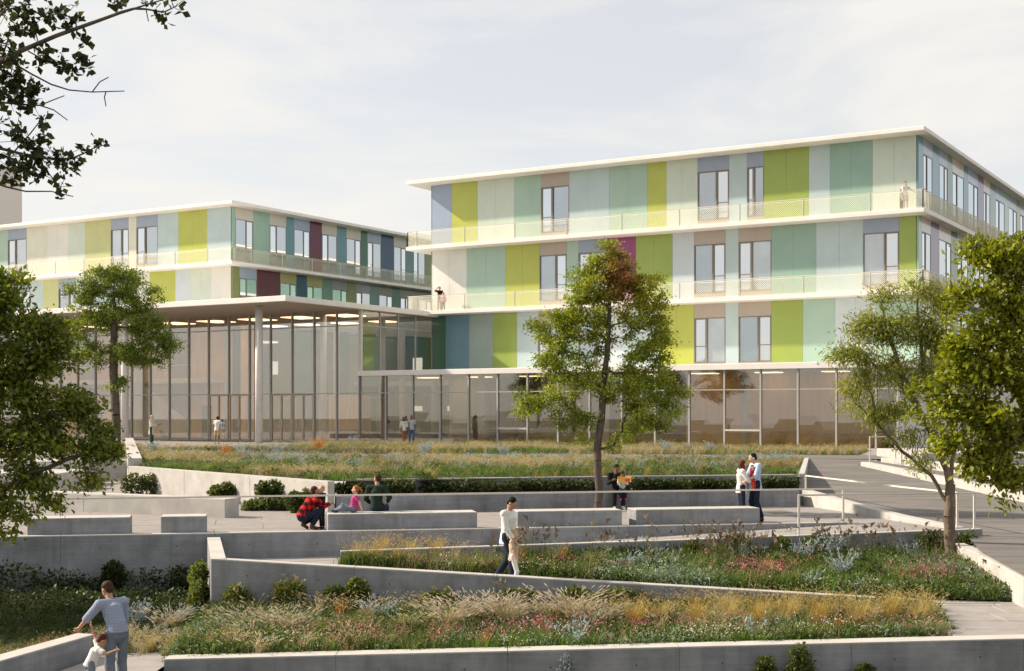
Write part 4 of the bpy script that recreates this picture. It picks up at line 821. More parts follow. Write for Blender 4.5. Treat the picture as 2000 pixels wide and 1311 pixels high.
def feathery(rng, stems=16, h=.5, c0=(.22, .27, .27), c1=(.40, .45, .45), per=13, ls=.07):
    V_, Tr, Co = [], [], []; nb = 0; pos = []; dirs = []
    ss = blades(stems, h, .75, .006, c0, c0, rng, 3, .05, .55)
    for i in range(stems):
        a = ss[0][i*7]; m_ = ss[0][i*7+4]; b = ss[0][i*7+6]
        for k in range(per):
            f = rng.uniform(.15, 1); q = (a*(1-f)**2+2*m_*f*(1-f)+b*f*f); pos.append(q); dd = (b-a)/np.linalg.norm(b-a)+rng.normal(size=3)*.55; dirs.append(dd)
    pos = np.array(pos); dirs = np.array(dirs); t = rng.uniform(0, 1, (len(pos), 1)); v, tr, co = leaves(pos, ls, np.array([c0])*(1-t)+np.array([c1])*t, .2, .30, dirs*2.5, rng)
    return np.concatenate([ss[0], v]), np.concatenate([ss[1], tr+len(ss[0])]), np.concatenate([ss[2], co])
r_ = np.random.default_rng(5)
KIND = dict(
    straw=[blades(30, .5, .7, .0055, (.24, .21, .11), (.46, .40, .25), r_, 3, .05, 1, (.5, .12, .007, (.56, .48, .30))) for _ in range(4)],
    gold=[blades(34, .55, .6, .0055, (.25, .20, .07), (.45, .36, .15), r_, 3, .05, 1, (.35, .10, .006, (.52, .42, .2))) for _ in range(3)],
    dry=[blades(26, .45, .75, .006, (.16, .15, .06), (.34, .29, .14), r_, 3, .06) for _ in range(3)],
    green=[blades(26, .34, .6, .008, (.06, .11, .025), (.17, .24, .06), r_, 3, .06) for _ in range(3)],
    leafy=[herb(46, .24, .2, .075, (.045, .075, .02), (.15, .20, .06), r_) for _ in range(4)],
    sage=[herb(44, .22, .2, .06, (.14, .19, .12), (.30, .36, .26), r_) for _ in range(3)],
    pink=[herb(30, .22, .18, .065, (.05, .085, .02), (.14, .19, .05), r_, (7, .013, (.56, .20, .27), 1.4)) for _ in range(3)],
    white=[herb(30, .2, .18, .065, (.05, .085, .02), (.15, .20, .06), r_, (9, .012, (.66, .64, .54), 1.3)) for _ in range(3)],
    rust=[blades(24, .5, .35, .010, (.26, .12, .04), (.42, .22, .08), r_, 2, .07) for _ in range(2)],
    silver=[feathery(r_, 10, .42, per=9) for _ in range(3)],
    verb=[verbena(r_) for _ in range(3)],
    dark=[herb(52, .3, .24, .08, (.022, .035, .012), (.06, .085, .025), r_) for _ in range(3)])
def noise2(x, y, s, sd):
    g = np.random.default_rng(sd); o = np.zeros_like(x)
    for k in range(5): a = g.uniform(0, 2*np.pi); f = s*g.uniform(.6, 1.8); o += np.sin((x*math.cos(a)+y*math.sin(a))*f+g.uniform(0, 6.28))
    return o/2.6
def scatter(name, label, A, Bk, n, weights, seed, scale=(.8, 1.25), cl=1.1, vfun=None, cat='planting'):
    """planting between two polylines; kinds gather in drifts"""
    rng = np.random.default_rng(seed); A = np.array(A, float); Bk = np.array(Bk, float); m = len(A)-1
    mid = [np.linalg.norm((A[i+1]-A[i]+Bk[i+1]-Bk[i])[:2])*np.linalg.norm((A[i]+A[i+1]-Bk[i]-Bk[i+1])[:2]) for i in range(m)]; pr = np.array(mid)/sum(mid)
    k = rng.choice(m, n, p=pr); u = rng.uniform(0, 1, n)[:, None]; v = rng.uniform(0, 1, n)[:, None]
    pos = (A[k]*(1-u)+A[k+1]*u)*(1-v)+(Bk[k]*(1-u)+Bk[k+1]*u)*v
    names = list(weights); sc = np.stack([np.log(max(1e-6, weights[q] if not callable(weights[q]) else 1))*1.0+1.1*noise2(pos[:, 0], pos[:, 1], cl, seed*31+i)+rng.gumbel(size=n)*.62+(np.log(np.maximum(1e-6, weights[q](u[:, 0]*0+(k+u[:, 0])/m, v[:, 0]))) if callable(weights[q]) else 0) for i, q in enumerate(names)], 1)
    ch = sc.argmax(1); VV, TT, CC = [], [], []; base = 0
    for i, q in enumerate(names):
        idx = np.where(ch == i)[0]
        if len(idx) == 0: continue
        vs = rng.integers(0, len(KIND[q]), len(idx))
        for j in range(len(KIND[q])):
            ii = idx[vs == j]
            if len(ii) == 0: continue
            pv, pt, pc = KIND[q][j]; s = rng.uniform(*scale, len(ii)); R_ = rot_z(rng.uniform(0, 6.28, len(ii)))
            W_ = np.einsum('nij,mj->nmi', R_, pv)*s[:, None, None]+pos[ii][:, None]
            cc = pc[None]*rng.uniform(.78, 1.22, (len(ii), 1, 1))
            VV.append(W_.reshape(-1, 3)); CC.append(np.broadcast_to(cc, W_.shape).reshape(-1, 3)); TT.append((pt[None]+(np.arange(len(ii))*len(pv))[:, None, None]+base).reshape(-1, 3)); base += len(ii)*len(pv)
    o = np_mesh(name, np.concatenate(VV), np.concatenate(TT), np.concatenate(CC), GRASS, origin=tuple(pos.mean(0)))
    return tag(o, label, cat, None, 'stuff')
scatter('meadow_grass', 'straw-coloured meadow with blue and rust drifts between upper wall and road', M_front, M_back, 5200, dict(straw=lambda u, v: .45+.55*(v > .25), dry=.8, gold=.3, green=lambda u, v: 1.3+1.6*(v < .3), leafy=lambda u, v: 1.5+1.8*(v < .3), sage=.9, pink=lambda u, v: .75*(v < .3)+.05, white=.4, silver=lambda u, v: .06+.5*(v > .3), rust=lambda u, v: .02+.14*(v > .3), dark=lambda u, v: .02+1.6*(v < .06)), 31, (.62, .95), .55)
scatter('meadow_grass', 'dry grass strip along the foot of the glazed ground floor', M2_front, M2_back, 4200, dict(straw=1.3, dry=1.1, gold=.45, green=1.2, leafy=.8, silver=.22, rust=.07, dark=lambda u, v: .05+.6*(v < .05)), 32, (.65, 1.05), .4)
scatter('flower_bed_planting', 'flowering bed of pink, white and tall seed heads below the ramp wall', D_front, D_back, 3000, dict(leafy=1.6, pink=lambda u, v: .55*(v < .75)+.1, white=lambda u, v: .8*(v < .6)+.2, sage=1.3, green=1.7, dry=lambda u, v: .35+.9*(u < .25), gold=lambda u, v: .1+1.8*(u < .22)*(v > .3), verb=lambda u, v: .05+.35*(v > .35)*(u > .25), silver=lambda u, v: .03+.10*(v > .5)*(u > .35), rust=.05, dark=lambda u, v: .2+1.2*(v > .8)), 33, (.85, 1.35), 1.4)
scatter('grass_bed_planting', 'feathery grasses and low flowers between the sloping parapet and lowest wall', G_front, G_back, 3000, dict(leafy=1.7, pink=lambda u, v: .7*(v < .6)+.1, white=lambda u, v: 1.0*(v < .5)+.1, sage=1.0, green=1.5, dry=.7, straw=lambda u, v: .2+.5*(u < .7)*(v > .3), gold=lambda u, v: .12+1.6*(u > .62)*(v > .3), silver=.06, rust=.03, verb=lambda u, v: .02+.10*(v > .7), dark=lambda u, v: .3+1.8*(v > .8)), 34, (.8, 1.25), 1.3)
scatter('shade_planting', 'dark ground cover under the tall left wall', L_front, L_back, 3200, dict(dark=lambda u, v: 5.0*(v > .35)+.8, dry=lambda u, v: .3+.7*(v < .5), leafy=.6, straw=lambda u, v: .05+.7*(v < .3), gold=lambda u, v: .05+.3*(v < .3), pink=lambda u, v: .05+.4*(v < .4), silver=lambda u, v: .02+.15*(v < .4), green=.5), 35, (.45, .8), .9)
scatter('feather_planting', 'pale feathery plants at the foot of the lowest wall', [(-5.7, 21.3, -2.75), (12, 21.3, -2.75)], [(-5.7, 22.8, -2.75), (12, 22.8, -2.75)], 420, dict(straw=1.2, dry=1, silver=.8, dark=.5), 36, (.7, 1.0), 1)

# ---- single plants one can point at
def ordinal(i, n): return ['first', 'second', 'third', 'fourth', 'fifth', 'sixth', 'seventh', 'eighth', 'ninth', 'tenth', 'eleventh', 'twelfth', 'thirteenth', 'fourteenth'][i]
PROTO = {}
def plant(name, label, cat, proto, loc, scale, group, part='foliage'):
    root = bpy.data.objects.new(name, None); C.objects.link(root); root.location = loc; root.scale = scale if hasattr(scale, '__len__') else (scale,)*3; root.rotation_euler = (0, 0, random.uniform(0, 6.28)); tag(root, label, cat, group); OFF[root.name] = Vector((0, 0, 0))
    if proto not in PROTO:
        v, t, c = PKIND[proto]; o = np_mesh(part, v, t, c, GRASS, origin=(0, 0, 0)); PROTO[proto] = o.data
    else:
        o = bpy.data.objects.new(part, PROTO[proto]); C.objects.link(o)
    o.parent = root; return root
r2 = np.random.default_rng(9)
PKIND = dict(fount0=blades(230, .95, .85, .0045, (.20, .16, .08), (.42, .35, .2), r2, 4, .09, 1.1, (.85, .17, .012, (.56, .50, .40))), fount1=blades(210, .9, .95, .0045, (.16, .13, .07), (.38, .31, .18), r2, 4, .1, 1.2, (.9, .16, .011, (.52, .46, .37))),
             goldg0=blades(240, .85, .62, .0045, (.28, .20, .06), (.52, .39, .14), r2, 4, .08, .8, (.3, .1, .006, (.55, .43, .2))), goldg1=blades(220, .8, .7, .0045, (.30, .23, .08), (.54, .43, .18), r2, 4, .08, .8, (.3, .1, .006, (.55, .45, .24))),
             silv0=feathery(r2, 30, .62, per=16, ls=.075), silv1=feathery(r2, 26, .55, per=16, ls=.07), orange0=blades(60, .55, .3, .012, (.34, .12, .02), (.55, .24, .05), r2, 2, .1))
def row(name, base_label, cat, protos, pts, group, where):
    """pts: (photo x, photo y of the base, ground height, scale); labelled from left to right"""
    pts = sorted(pts); n = len(pts)
    for i, (x, y, z, s) in enumerate(pts):
        q = GP(x, y, z); plant(name, f'{base_label} {where}, {ordinal(i, n)} from the left', cat, protos[i % len(protos)], (q.x, q.y, z), s, group)
row('fountain_grass', 'pale plumed fountain grass', 'grass', ['fount0', 'fount1'], [(880, 1238, -2.1, .9), (930, 1222, -2.08, 1.0), (985, 1230, -2.08, .95), (1060, 1222, -2.06, .85), (1120, 1226, -2.05, 1.0), (1165, 1232, -2.05, .8), (560, 1245, -2.15, .72), (475, 1240, -2.17, .8), (690, 1212, -2.12, .8), (330, 1238, -2.25, .7)], 'fountain grasses of the lowest bed', 'in the lowest bed')
row('golden_grass', 'golden upright grass tuft', 'grass', ['goldg0', 'goldg1'], [(1240, 1235, -2.05, 1.0), (1290, 1228, -2.04, .95), (1360, 1235, -2.04, 1.05), (1420, 1225, -2.03, 1.0), (1480, 1236, -2.02, 1.05), (1540, 1222, -2.0, 1.0), (1600, 1230, -1.98, 1.0), (1680, 1232, -1.96, 1.1), (1740, 1222, -1.95, .95), (1790, 1228, -1.93, .85)], 'golden grasses of the lowest bed', 'in the lowest bed')
row('golden_grass', 'tan feathery grass tuft', 'grass', ['goldg1', 'goldg0'], [(700, 1098, -1.44, .8), (745, 1096, -1.44, .95), (800, 1097, -1.45, .95), (850, 1098, -1.48, .9), (900, 1100, -1.5, .75)], 'tan grasses of the flower bed', 'at the left end of the flower bed')
row('silver_shrub', 'silvery blue feathery shrub', 'shrub', ['silv0', 'silv1'], [(270, 1222, -2.27, .95), (345, 1228, -2.25, .85), (570, 1212, -2.12, .9), (742, 1222, -2.1, 1.0), (1095, 1182, -2.0, .75), (1240, 1208, -2.03, .6), (385, 1215, -2.25, .6)], 'silver shrubs of the lowest bed', 'in the lowest bed')
row('silver_shrub', 'pale blue feathery shrub', 'shrub', ['silv1', 'silv0'], [(1180, 1078, -1.45, .8), (1250, 1080, -1.47, .8), (1378, 1078, -1.45, .85), (1430, 1076, -1.45, .9), (1485, 1082, -1.48, 1.1), (1545, 1078, -1.45, .9), (1570, 1105, -1.56, 1.2), (1622, 1100, -1.54, 1.45), (1640, 1130, -1.62, 1.15), (1700, 1082, -1.48, .8), (1772, 1092, -1.5, .95)], 'silver shrubs of the flower bed', 'in the flower bed')
row('silver_shrub', 'small grey-blue shrub', 'shrub', ['silv0', 'silv1'], [(300, 884, 0, 1.1), (470, 888, 0, 1.15), (545, 892, 0, 1.2), (690, 870, 0, 1.2), (830, 890, 0, 1.2), (985, 893, 0, 1.15), (1300, 885, 0, 1.2), (1390, 885, 0, 1.1), (1433, 868, 0, 1.35), (1655, 874, 0, 1.1)], 'silver shrubs of the upper meadow', 'in the meadow before the building')
row('rust_plant', 'rust-orange upright plant', 'plant', ['orange0'], [(1595, 1098, -1.54, .9), (1510, 1100, -1.56, .7), (1265, 1215, -2.03, .7), (1520, 1205, -1.98, .75), (620, 880, 0, 1.7), (1525, 872, 0, 1.8), (440, 892, 0, 1.3)], 'rust-coloured plants', 'among the grasses')
def ivy(name, label, cat, blobs, n, ls, c0, c1, seed, group=None, stems=True):
    rng = np.random.default_rng(seed); b0 = blobs[0][0]; zmin = min(b[0][2]-b[1][2] for b in blobs); root = thing(name, label, cat, (b0[0], b0[1], zmin), group)
    p = pick(blobs, n, rng, .4); t = rng.uniform(0, 1, (n, 1)); cl = np.clip(.5+.5*noise2(p[:, 0]*3, p[:, 2]*3, 2, seed), 0, 1)[:, None]; t = t*.5+cl*.5
    out = p-np.array([b0]); out[:, 1] -= .3; out /= np.linalg.norm(out, axis=1)[:, None]+1e-9
    v, tr, co = leaves(p, ls, np.array([c0])*(1-t)+np.array([c1])*t, .3, .8, out, rng); np_mesh('foliage', v, tr, co, LEAF, root)
    if stems:
        k = 14; q = p[rng.choice(n, k)]; a = np.tile(np.array([[b0[0], b0[1], zmin]]), (k, 1)); a[:, 0] += (q[:, 0]-b0[0])*.6; a[:, 1] = q[:, 1]; v, tr = tubes(a, q, np.full(k, .012), np.full(k, .005), 4); np_mesh('stem', v, tr, None, BARK, root)
def wb(x, y, Y, rx, ry, rd=.16): c = P(x, y, Y); k = Y/F; return ((c.x, c.y, c.z), (rx*k, rd, ry*k), 1)
iv0, iv1 = (.028, .042, .012), (.10, .13, .03)
Yt_ = lambda x: (lambda u: (38.6-5.22*1.2642)/(1+1.2642*u))((x-HX)/F)     # the angled wall's face
def ty(x): return Yt_(x)-.25
for i, (x0, x1, y0, y1) in enumerate([(238, 352, 922, 966), (410, 478, 945, 972), (500, 566, 940, 985), (560, 640, 958, 1000), (474, 575, 975, 1000)]):
    xm, ym = (x0+x1)/2, (y0+y1)/2; Y = ty(xm) if i < 4 else ty(xm)-.9
    ivy('ivy_bush', ['widest hanging ivy bush on the angled sunlit wall, leftmost', 'small rounded ivy bush second from left on the angled wall', 'rounded ivy bush in the middle of the angled wall', 'ivy bush at the near end of the angled wall behind the toddler', 'low ivy spreading on the paving beside the left seat wall'][i], 'ivy',
        [wb(x0+(x1-x0)*f, ym+random.uniform(-3, 3), Y, (x1-x0)*.22, (y1-y0)*.5, .3) for f in (.2, .5, .8)], 1900, .1, (.03, .045, .012), (.13, .16, .04), 40+i, 'ivy on the angled wall')
def qy(x): u = (x-HX)/F; k = (41.92-38.76)/13.86; return (38.76+k*5.03+1.05)/(1-k*u)
for i, (x0, x1, y0, y1) in enumerate([(655, 708, 944, 966), (752, 805, 940, 965), (828, 1000, 938, 966), (1002, 1160, 936, 962), (1228, 1345, 934, 960), (1345, 1432, 934, 958), (1484, 1553, 932, 957)]):
    xm = (x0+x1)/2; Y = qy(xm)
    ivy('ivy_bush', f'dark ivy on the upper wall behind the seat wall, {ordinal(i, 7)} clump from the left', 'ivy', [wb(x0+(x1-x0)*f, (y0+y1)/2, Y, max(14, (x1-x0)*.16), (y1-y0)*.5, .25) for f in (.1, .3, .5, .7, .9)], int(900+9*(x1-x0)), .085, (.02, .03, .01), (.075, .10, .025), 50+i, 'ivy behind the seat wall')
for i, (x, yt, yb, w, lit) in enumerate([(20, 1095, 1215, 80, 0), (125, 1112, 1215, 70, 0), (180, 1125, 1205, 64, 0), (222, 1098, 1160, 22, 0), (300, 1106, 1205, 85, 0), (360, 1100, 1195, 34, 0), (388, 1095, 1200, 18, 1)]):
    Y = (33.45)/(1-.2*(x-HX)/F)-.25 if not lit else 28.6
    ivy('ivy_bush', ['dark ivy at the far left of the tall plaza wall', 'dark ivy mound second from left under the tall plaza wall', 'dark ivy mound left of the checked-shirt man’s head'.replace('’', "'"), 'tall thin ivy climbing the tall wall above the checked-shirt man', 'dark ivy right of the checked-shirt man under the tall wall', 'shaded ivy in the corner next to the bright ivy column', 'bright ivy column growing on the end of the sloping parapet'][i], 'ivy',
        ([wb(x, (yt+1170)/2, Y, w, (1170-yt)*.5, .22), wb(x-w*.4, 1172, Y-.7, w*.8, 26, .5), wb(x+w*.5, 1180, Y-1.0, w*.8, 26, .6), wb(x, 1200, Y-1.7, w, 22, .6)] if w > 25 else [wb(x, (yt+yb)/2, Y, w, (yb-yt)*.5, .2)]) if not lit else [wb(388, 1125, 28.9, 14, 26, .5), wb(388, 1165, 28.4, 16, 34, .6)], 3000 if not lit else 3000, .08, (.018, .028, .010) if not lit else (.06, .085, .02), (.075, .10, .03) if not lit else (.20, .23, .05), 60+i, 'ivy under the tall wall')  # sun and shade put into the leaf colours: lit clump lighter, others darker
for i, (x, yt, yb, w) in enumerate([(463, 1140, 1210, 28), (565, 1130, 1195, 34), (655, 1145, 1200, 28), (697, 1128, 1185, 24), (860, 1150, 1200, 44), (1010, 1148, 1190, 40), (1130, 1146, 1190, 40), (1215, 1148, 1200, 60)]):
    ivy('ivy_bush', f'leafy ivy climbing the sloping parapet, {ordinal(i, 8)} from the left', 'ivy', [wb(x, (yt+yb)/2, 27.08, w, (yb-yt)*.5, .13), wb(x, yb-6, 27.0, w*1.2, (yb-yt)*.25, .16)], 1700, .07, (.04, .06, .014), (.22, .25, .05), 70+i, 'ivy on the sloping parapet')
for i, (x, y, w, h) in enumerate([(1440, 1063, 26, 20), (1600, 1062, 36, 20), (1530, 1064, 20, 14), (1815, 1060, 30, 26), (1890, 1062, 24, 26), (1355, 1070, 20, 14)]):
    u = (x-HX)/F; Y = 31.28/(1-.15*u)-.2
    ivy('green_shrub', f'dark green shrub against the ramp wall, {["second", "fourth", "third", "fifth, left of the tree trunk", "sixth, right of the tree trunk", "first"][i]} from the left' if i not in (3, 4) else ['', '', '', 'dark green shrub just left of the forked tree trunk', 'dark green shrub just right of the forked tree trunk'][i], 'shrub', [wb(x, y, Y, w, h, .25), wb(x, y+h*.5, Y-.1, w*1.15, h*.6, .25)], 1500, .07, (.03, .045, .012), (.11, .14, .03), 80+i, 'shrubs against the ramp wall')
for i, (x, yt, yb, w) in enumerate([(1495, 1284, 1330, 34), (1562, 1258, 1330, 44), (1690, 1296, 1330, 28), (1105, 1275, 1312, 20)]):
    ivy('ivy_bush', ['rounded ivy low on the lowest wall left of the tallest one', 'tallest pointed ivy on the lowest wall', 'ivy tip at the bottom edge right of the tallest ivy', 'thin greyish climber in the middle of the lowest wall'][i], 'ivy', [wb(x, (yt+yb)/2, 22.75, w*.6, (yb-yt)*.55, .1), wb(x, yb, 22.72, w, (yb-yt)*.5, .12)], 1900 if i < 3 else 260, .055, (.03, .045, .012) if i < 3 else (.12, .15, .15), (.17, .19, .04) if i < 3 else (.25, .3, .3), 90+i, 'ivy on the lowest wall')

# ================================================================== PEOPLE
BAKE = []
def cap_geo(p0, r0, p1, r1, n=10, flat0=False, flat1=False):
    p0, p1 = Vector(p0), Vector(p1); d = p1-p0; Ln = d.length
    if Ln < 1e-5: d = Vector((0, 0, 1)); Ln = 1e-5
    d = d/Ln if Ln > 1e-4 else Vector((0, 0, 1)); a = d.cross(Vector((0, 0, 1)) if abs(d.z) < .9 else Vector((1, 0, 0))).normalized(); b = d.cross(a)
    prof = []
    if flat0: prof.append((0, r0))
    else:
        for t in (-80, -50, -20): prof.append((r0*math.sin(math.radians(t)), r0*math.cos(math.radians(t))))
    if flat1: prof.append((Ln, r1))
    else:
        for t in (20, 50, 80): prof.append((Ln+r1*math.sin(math.radians(t)), r1*math.cos(math.radians(t))))
    v, f = [], []
    for z, r in prof:
        for i in range(n): t = 2*math.pi*i/n; v.append(p0+d*z+(a*math.cos(t)+b*math.sin(t))*r)
    m = len(prof)
    for k in range(m-1):
        for i in range(n): f.append((k*n+i, k*n+(i+1) % n, (k+1)*n+(i+1) % n, (k+1)*n+i))
    f.append(tuple(range(n))[::-1]); f.append(tuple((m-1)*n+i for i in range(n))); return v, f
def ell_geo(c, r, rot=None, nu=12, nv=8):
    v, f = [], []; c = Vector(c)
    for k in range(nv+1):
        ph = math.pi*(k+.02)/(nv+.04)
        for i in range(nu):
            t = 2*math.pi*i/nu; q = Vector((r[0]*math.sin(ph)*math.cos(t), r[1]*math.sin(ph)*math.sin(t), r[2]*math.cos(ph)))
            v.append(c+(rot @ q if rot else q))
    for k in range(nv):
        for i in range(nu): f.append((k*nu+i, (k+1)*nu+i, (k+1)*nu+(i+1) % nu, k*nu+(i+1) % nu))
    f.append(tuple(range(nu))); f.append(tuple(nv*nu+i for i in range(nu))[::-1]); return v, f
SKIN = [mat('skin_fair', (.56, .34, .24), .55, .35, .06, 8), mat('skin_tan', (.42, .23, .15), .55, .35, .06, 8), mat('skin_brown', (.22, .115, .07), .5, .35, .06, 8)]
def cloth(n, c): return mat('cloth_'+n, c, .85, .12, .12, 14, .3, 60)
HAIRM = {k: mat('hair_'+k, c, .7, .12, .25, 30) for k, c in dict(black=(.012, .010, .010), brown=(.05, .026, .015), auburn=(.10, .028, .016), ginger=(.30, .10, .03), blond=(.42, .28, .13), grey=(.45, .44, .43), red=(.085, .022, .018)).items()}
DARKEYE = mat('eye_dark', (.02, .015, .012), .3, .5, .05, 5); LIPM = mat('lip', (.32, .12, .10), .5, .3, .05, 5)
STAND = dict(pel=(0, 0, .95), bel=(0, .01, 1.09), che=(0, 0, 1.27), nec=(0, -.01, 1.46), hed=(0, .025, 1.625),
             rsh=(.185, -.01, 1.41), rel=(.245, -.03, 1.13), rwr=(.255, .04, .885), lsh=(-.185, -.01, 1.41), lel=(-.245, -.03, 1.13), lwr=(-.255, .04, .885),
             rhi=(.09, 0, .92), rkn=(.10, .015, .50), ran=(.10, -.015, .085), rto=(.12, .13, .035), lhi=(-.09, 0, .92), lkn=(-.10, .015, .50), lan=(-.10, -.015, .085), lto=(-.12, .13, .035))
SIT = dict(pel=(0, 0, .53), bel=(0, 0, .68), che=(0, .01, .86), nec=(0, .01, 1.05), hed=(0, .05, 1.215), rsh=(.185, .01, 1.0), lsh=(-.185, .01, 1.0), rel=(.24, .06, .74), lel=(-.24, .06, .74), rwr=(.16, .27, .64), lwr=(-.16, .27, .64),
           rhi=(.09, .03, .51), lhi=(-.09, .03, .51), rkn=(.13, .45, .52), lkn=(-.13, .45, .52), ran=(.13, .43, .09), lan=(-.13, .43, .09), rto=(.14, .57, .035), lto=(-.14, .57, .035))
def person(label, loc, face, h=1.75, pose=None, base=STAND, top=None, sleeve='long', hem=0., bottom=None, legs='long', skin=0, hair='black', hstyle='short', shoe=(.03, .03, .03), look=None, child=False, voxel=.018, extra=None, belt=None, slim=1.0, group=None, coat=None, skirt=None, scarf=None):
    j = dict(base); j.update(pose or {}); k = h/1.75; hk = 1.0 if not child else 1.22+.25*max(0, 1.3-h)
    f = Vector((face[0], face[1], 0)).normalized(); rt = Vector((f.y, -f.x, 0)); loc = Vector(loc)
    def Wp(p): p = Vector(p)*k; return rt*p.x+f*p.y+Vector((0, 0, p.z))
    J = {a: Wp(b) for a, b in j.items()}; R = lambda r: r*k*slim
    root = thing('person', label, 'person', loc, group); body, parts = [], {}
    def put(dst, g): dst.append(g)
    lk = Vector((look[0], look[1], look[2] if len(look) > 2 else 0)).normalized() if look else f
    up = Vector((0, 0, 1)); hx = lk.cross(up).normalized(); hz = hx.cross(lk); HR = Matrix((hx, lk, hz)).transposed()
    hd = J['hed']; hs = k*hk; hp = lambda x, y, z: hd+HR @ (Vector((x, y, z))*hs)
    # head: skull, face, jaw, nose, ears
    put(body, ell_geo(hp(0, -.012, .025), (.076*hs, .094*hs, .092*hs), HR)); put(body, ell_geo(hp(0, .025, -.02), (.062*hs, .068*hs, .088*hs), HR)); put(body, ell_geo(hp(0, .042, -.085), (.040*hs, .040*hs, .030*hs), HR))
    put(body, cap_geo(hp(0, .088, .012), .011*hs, hp(0, .108, -.028), .015*hs, 8))
    for s in (1, -1): put(body, ell_geo(hp(.078*s, -.005, -.012), (.014*hs, .022*hs, .033*hs), HR, 8, 6))
    put(body, cap_geo(J['nec']-Vector((0, 0, .05*k)), R(.062), hp(0, -.01, -.06), .052*hs))
    # trunk
    put(body, cap_geo(J['pel'], R(.135), J['bel'], R(.125))); put(body, cap_geo(J['bel'], R(.125), J['che'], R(.14)))
    put(body, cap_geo(J['che'], R(.13), J['nec']-Vector((0, 0, .06*k)), R(.085))); put(body, cap_geo(J['rsh'], R(.068), J['lsh'], R(.068)))
    put(body, cap_geo(J['rhi'], R(.082), J['lhi'], R(.082)))
    for s in 'rl':
        sh, el, wr = J[s+'sh'], J[s+'el'], J[s+'wr']; put(body, cap_geo(sh, R(.056), el, R(.042))); put(body, cap_geo(el, R(.042), wr, R(.029)))
        hi, kn, an, to = J[s+'hi'], J[s+'kn'], J[s+'an'], J[s+'to']; put(body, cap_geo(hi, R(.080), kn, R(.056))); put(body, cap_geo(kn, R(.058), an, R(.040))); put(body, cap_geo(an-Vector((0, 0, .02*k)), R(.042), to, R(.035)))
        # hand: palm, four curled fingers, thumb off the side
        fd = (wr-el).normalized(); hh = Wp(j.get(s+'hd', (0, 0, 0))) if s+'hd' in j else None
        if hh: fd = (hh-wr).normalized()
        sd = fd.cross(f if abs(fd.dot(f)) < .9 else up).normalized(); pn = sd.cross(fd); pc = wr+fd*.055*k
        put(body, cap_geo(wr, R(.029), pc, R(.034), 8)); put(body, cap_geo(pc-sd*.022*k, R(.018), pc+sd*.022*k, R(.018), 8))
        for i, (o, ln) in enumerate(zip((-.030, -.010, .010, .029), (.062, .072, .070, .054))):
            b0 = pc+sd*o*k+fd*.02*k; b1 = b0+fd*ln*.55*k+pn*.008*k; b2 = b1+fd*ln*.38*k+pn*.028*k; put(body, cap_geo(b0, R(.0105), b1, R(.0095), 6)); put(body, cap_geo(b1, R(.0095), b2, R(.0085), 6))
        put(body, cap_geo(wr+fd*.02*k-sd*.02*k, R(.014), pc-sd*.052*k+pn*.02*k+fd*.012*k, R(.011), 6))
    def mk(name, geos, m, vx, smooth=4):
        mb = MB()
        for v, fc in geos: mb.add(v, fc)
        me = bpy.data.meshes.new(name); me.from_pydata([tuple(q) for q in mb.v], [], mb.f); me.materials.append(m)
        o = bpy.data.objects.new(name, me); C.objects.link(o); o.parent = root; OFF[o.name] = loc
        rm = o.modifiers.new('remesh', 'REMESH'); rm.mode = 'VOXEL'; rm.voxel_size = vx
        if smooth: sm = o.modifiers.new('smooth', 'SMOOTH'); sm.factor = .5; sm.iterations = smooth
        BAKE.append(o); return o
    mk('body', body, SKIN[skin], voxel*.8, 2)
    # clothes: one garment each, a little looser than the body
    if top:
        g = []; e = .014*k; z0 = J['pel']+(J['bel']-J['pel'])*(-.1-hem)
        g.append(cap_geo(z0, R(.155)+e, J['bel'], R(.132)+e, 14, flat0=True)); g.append(cap_geo(J['bel'], R(.132)+e, J['che'], R(.148)+e, 14)); g.append(cap_geo(J['che'], R(.138)+e, J['nec']-Vector((0, 0, .075*k)), R(.088)+e, 14)); g.append(cap_geo(J['rsh'], R(.070)+e, J['lsh'], R(.070)+e))
        for s in 'rl':
            sh, el, wr = J[s+'sh'], J[s+'el'], J[s+'wr']
            if sleeve == 'long': g.append(cap_geo(sh, R(.064)+e, el, R(.052)+e)); g.append(cap_geo(el, R(.052)+e, wr-(wr-el)*.06, R(.038)+e*.8, flat1=True))
            elif sleeve == 'rolled': g.append(cap_geo(sh, R(.064)+e, el, R(.054)+e)); g.append(cap_geo(el, R(.054)+e, el+(wr-el)*.22, R(.050)+e, flat1=True))
            else: g.append(cap_geo(sh, R(.064)+e, sh+(el-sh)*.72, R(.058)+e*1.4, flat1=True))
        mk(coat or 'shirt', g, top, voxel)
        if coat: pass
    if bottom:
        g = []; e = .016*k; g.append(cap_geo(J['rhi']+Vector((0, 0, .06*k)), R(.078)+e, J['lhi']+Vector((0, 0, .06*k)), R(.078)+e)); g.append(cap_geo(J['pel'], R(.138)+e, J['pel']+(J['bel']-J['pel'])*.55, R(.128)+e, 14, flat1=True))
        for s in 'rl':
            hi, kn, an = J[s+'hi'], J[s+'kn'], J[s+'an']
            if legs == 'long': g.append(cap_geo(hi, R(.084)+e, kn, R(.060)+e)); g.append(cap_geo(kn, R(.066)+e, an+(kn-an)*.06, R(.052)+e, flat1=True))
            else: g.append(cap_geo(hi, R(.088)+e, hi+(kn-hi)*.88, R(.082)+e, flat1=True))
        mk('trousers' if legs == 'long' else 'shorts', g, bottom, voxel)
    if skirt:
        g = [cap_geo(J['bel'], R(.14), J['pel']-Vector((0, 0, .36*k)), R(.20), 16, flat1=True)]; mk('skirt', g, skirt, voxel)
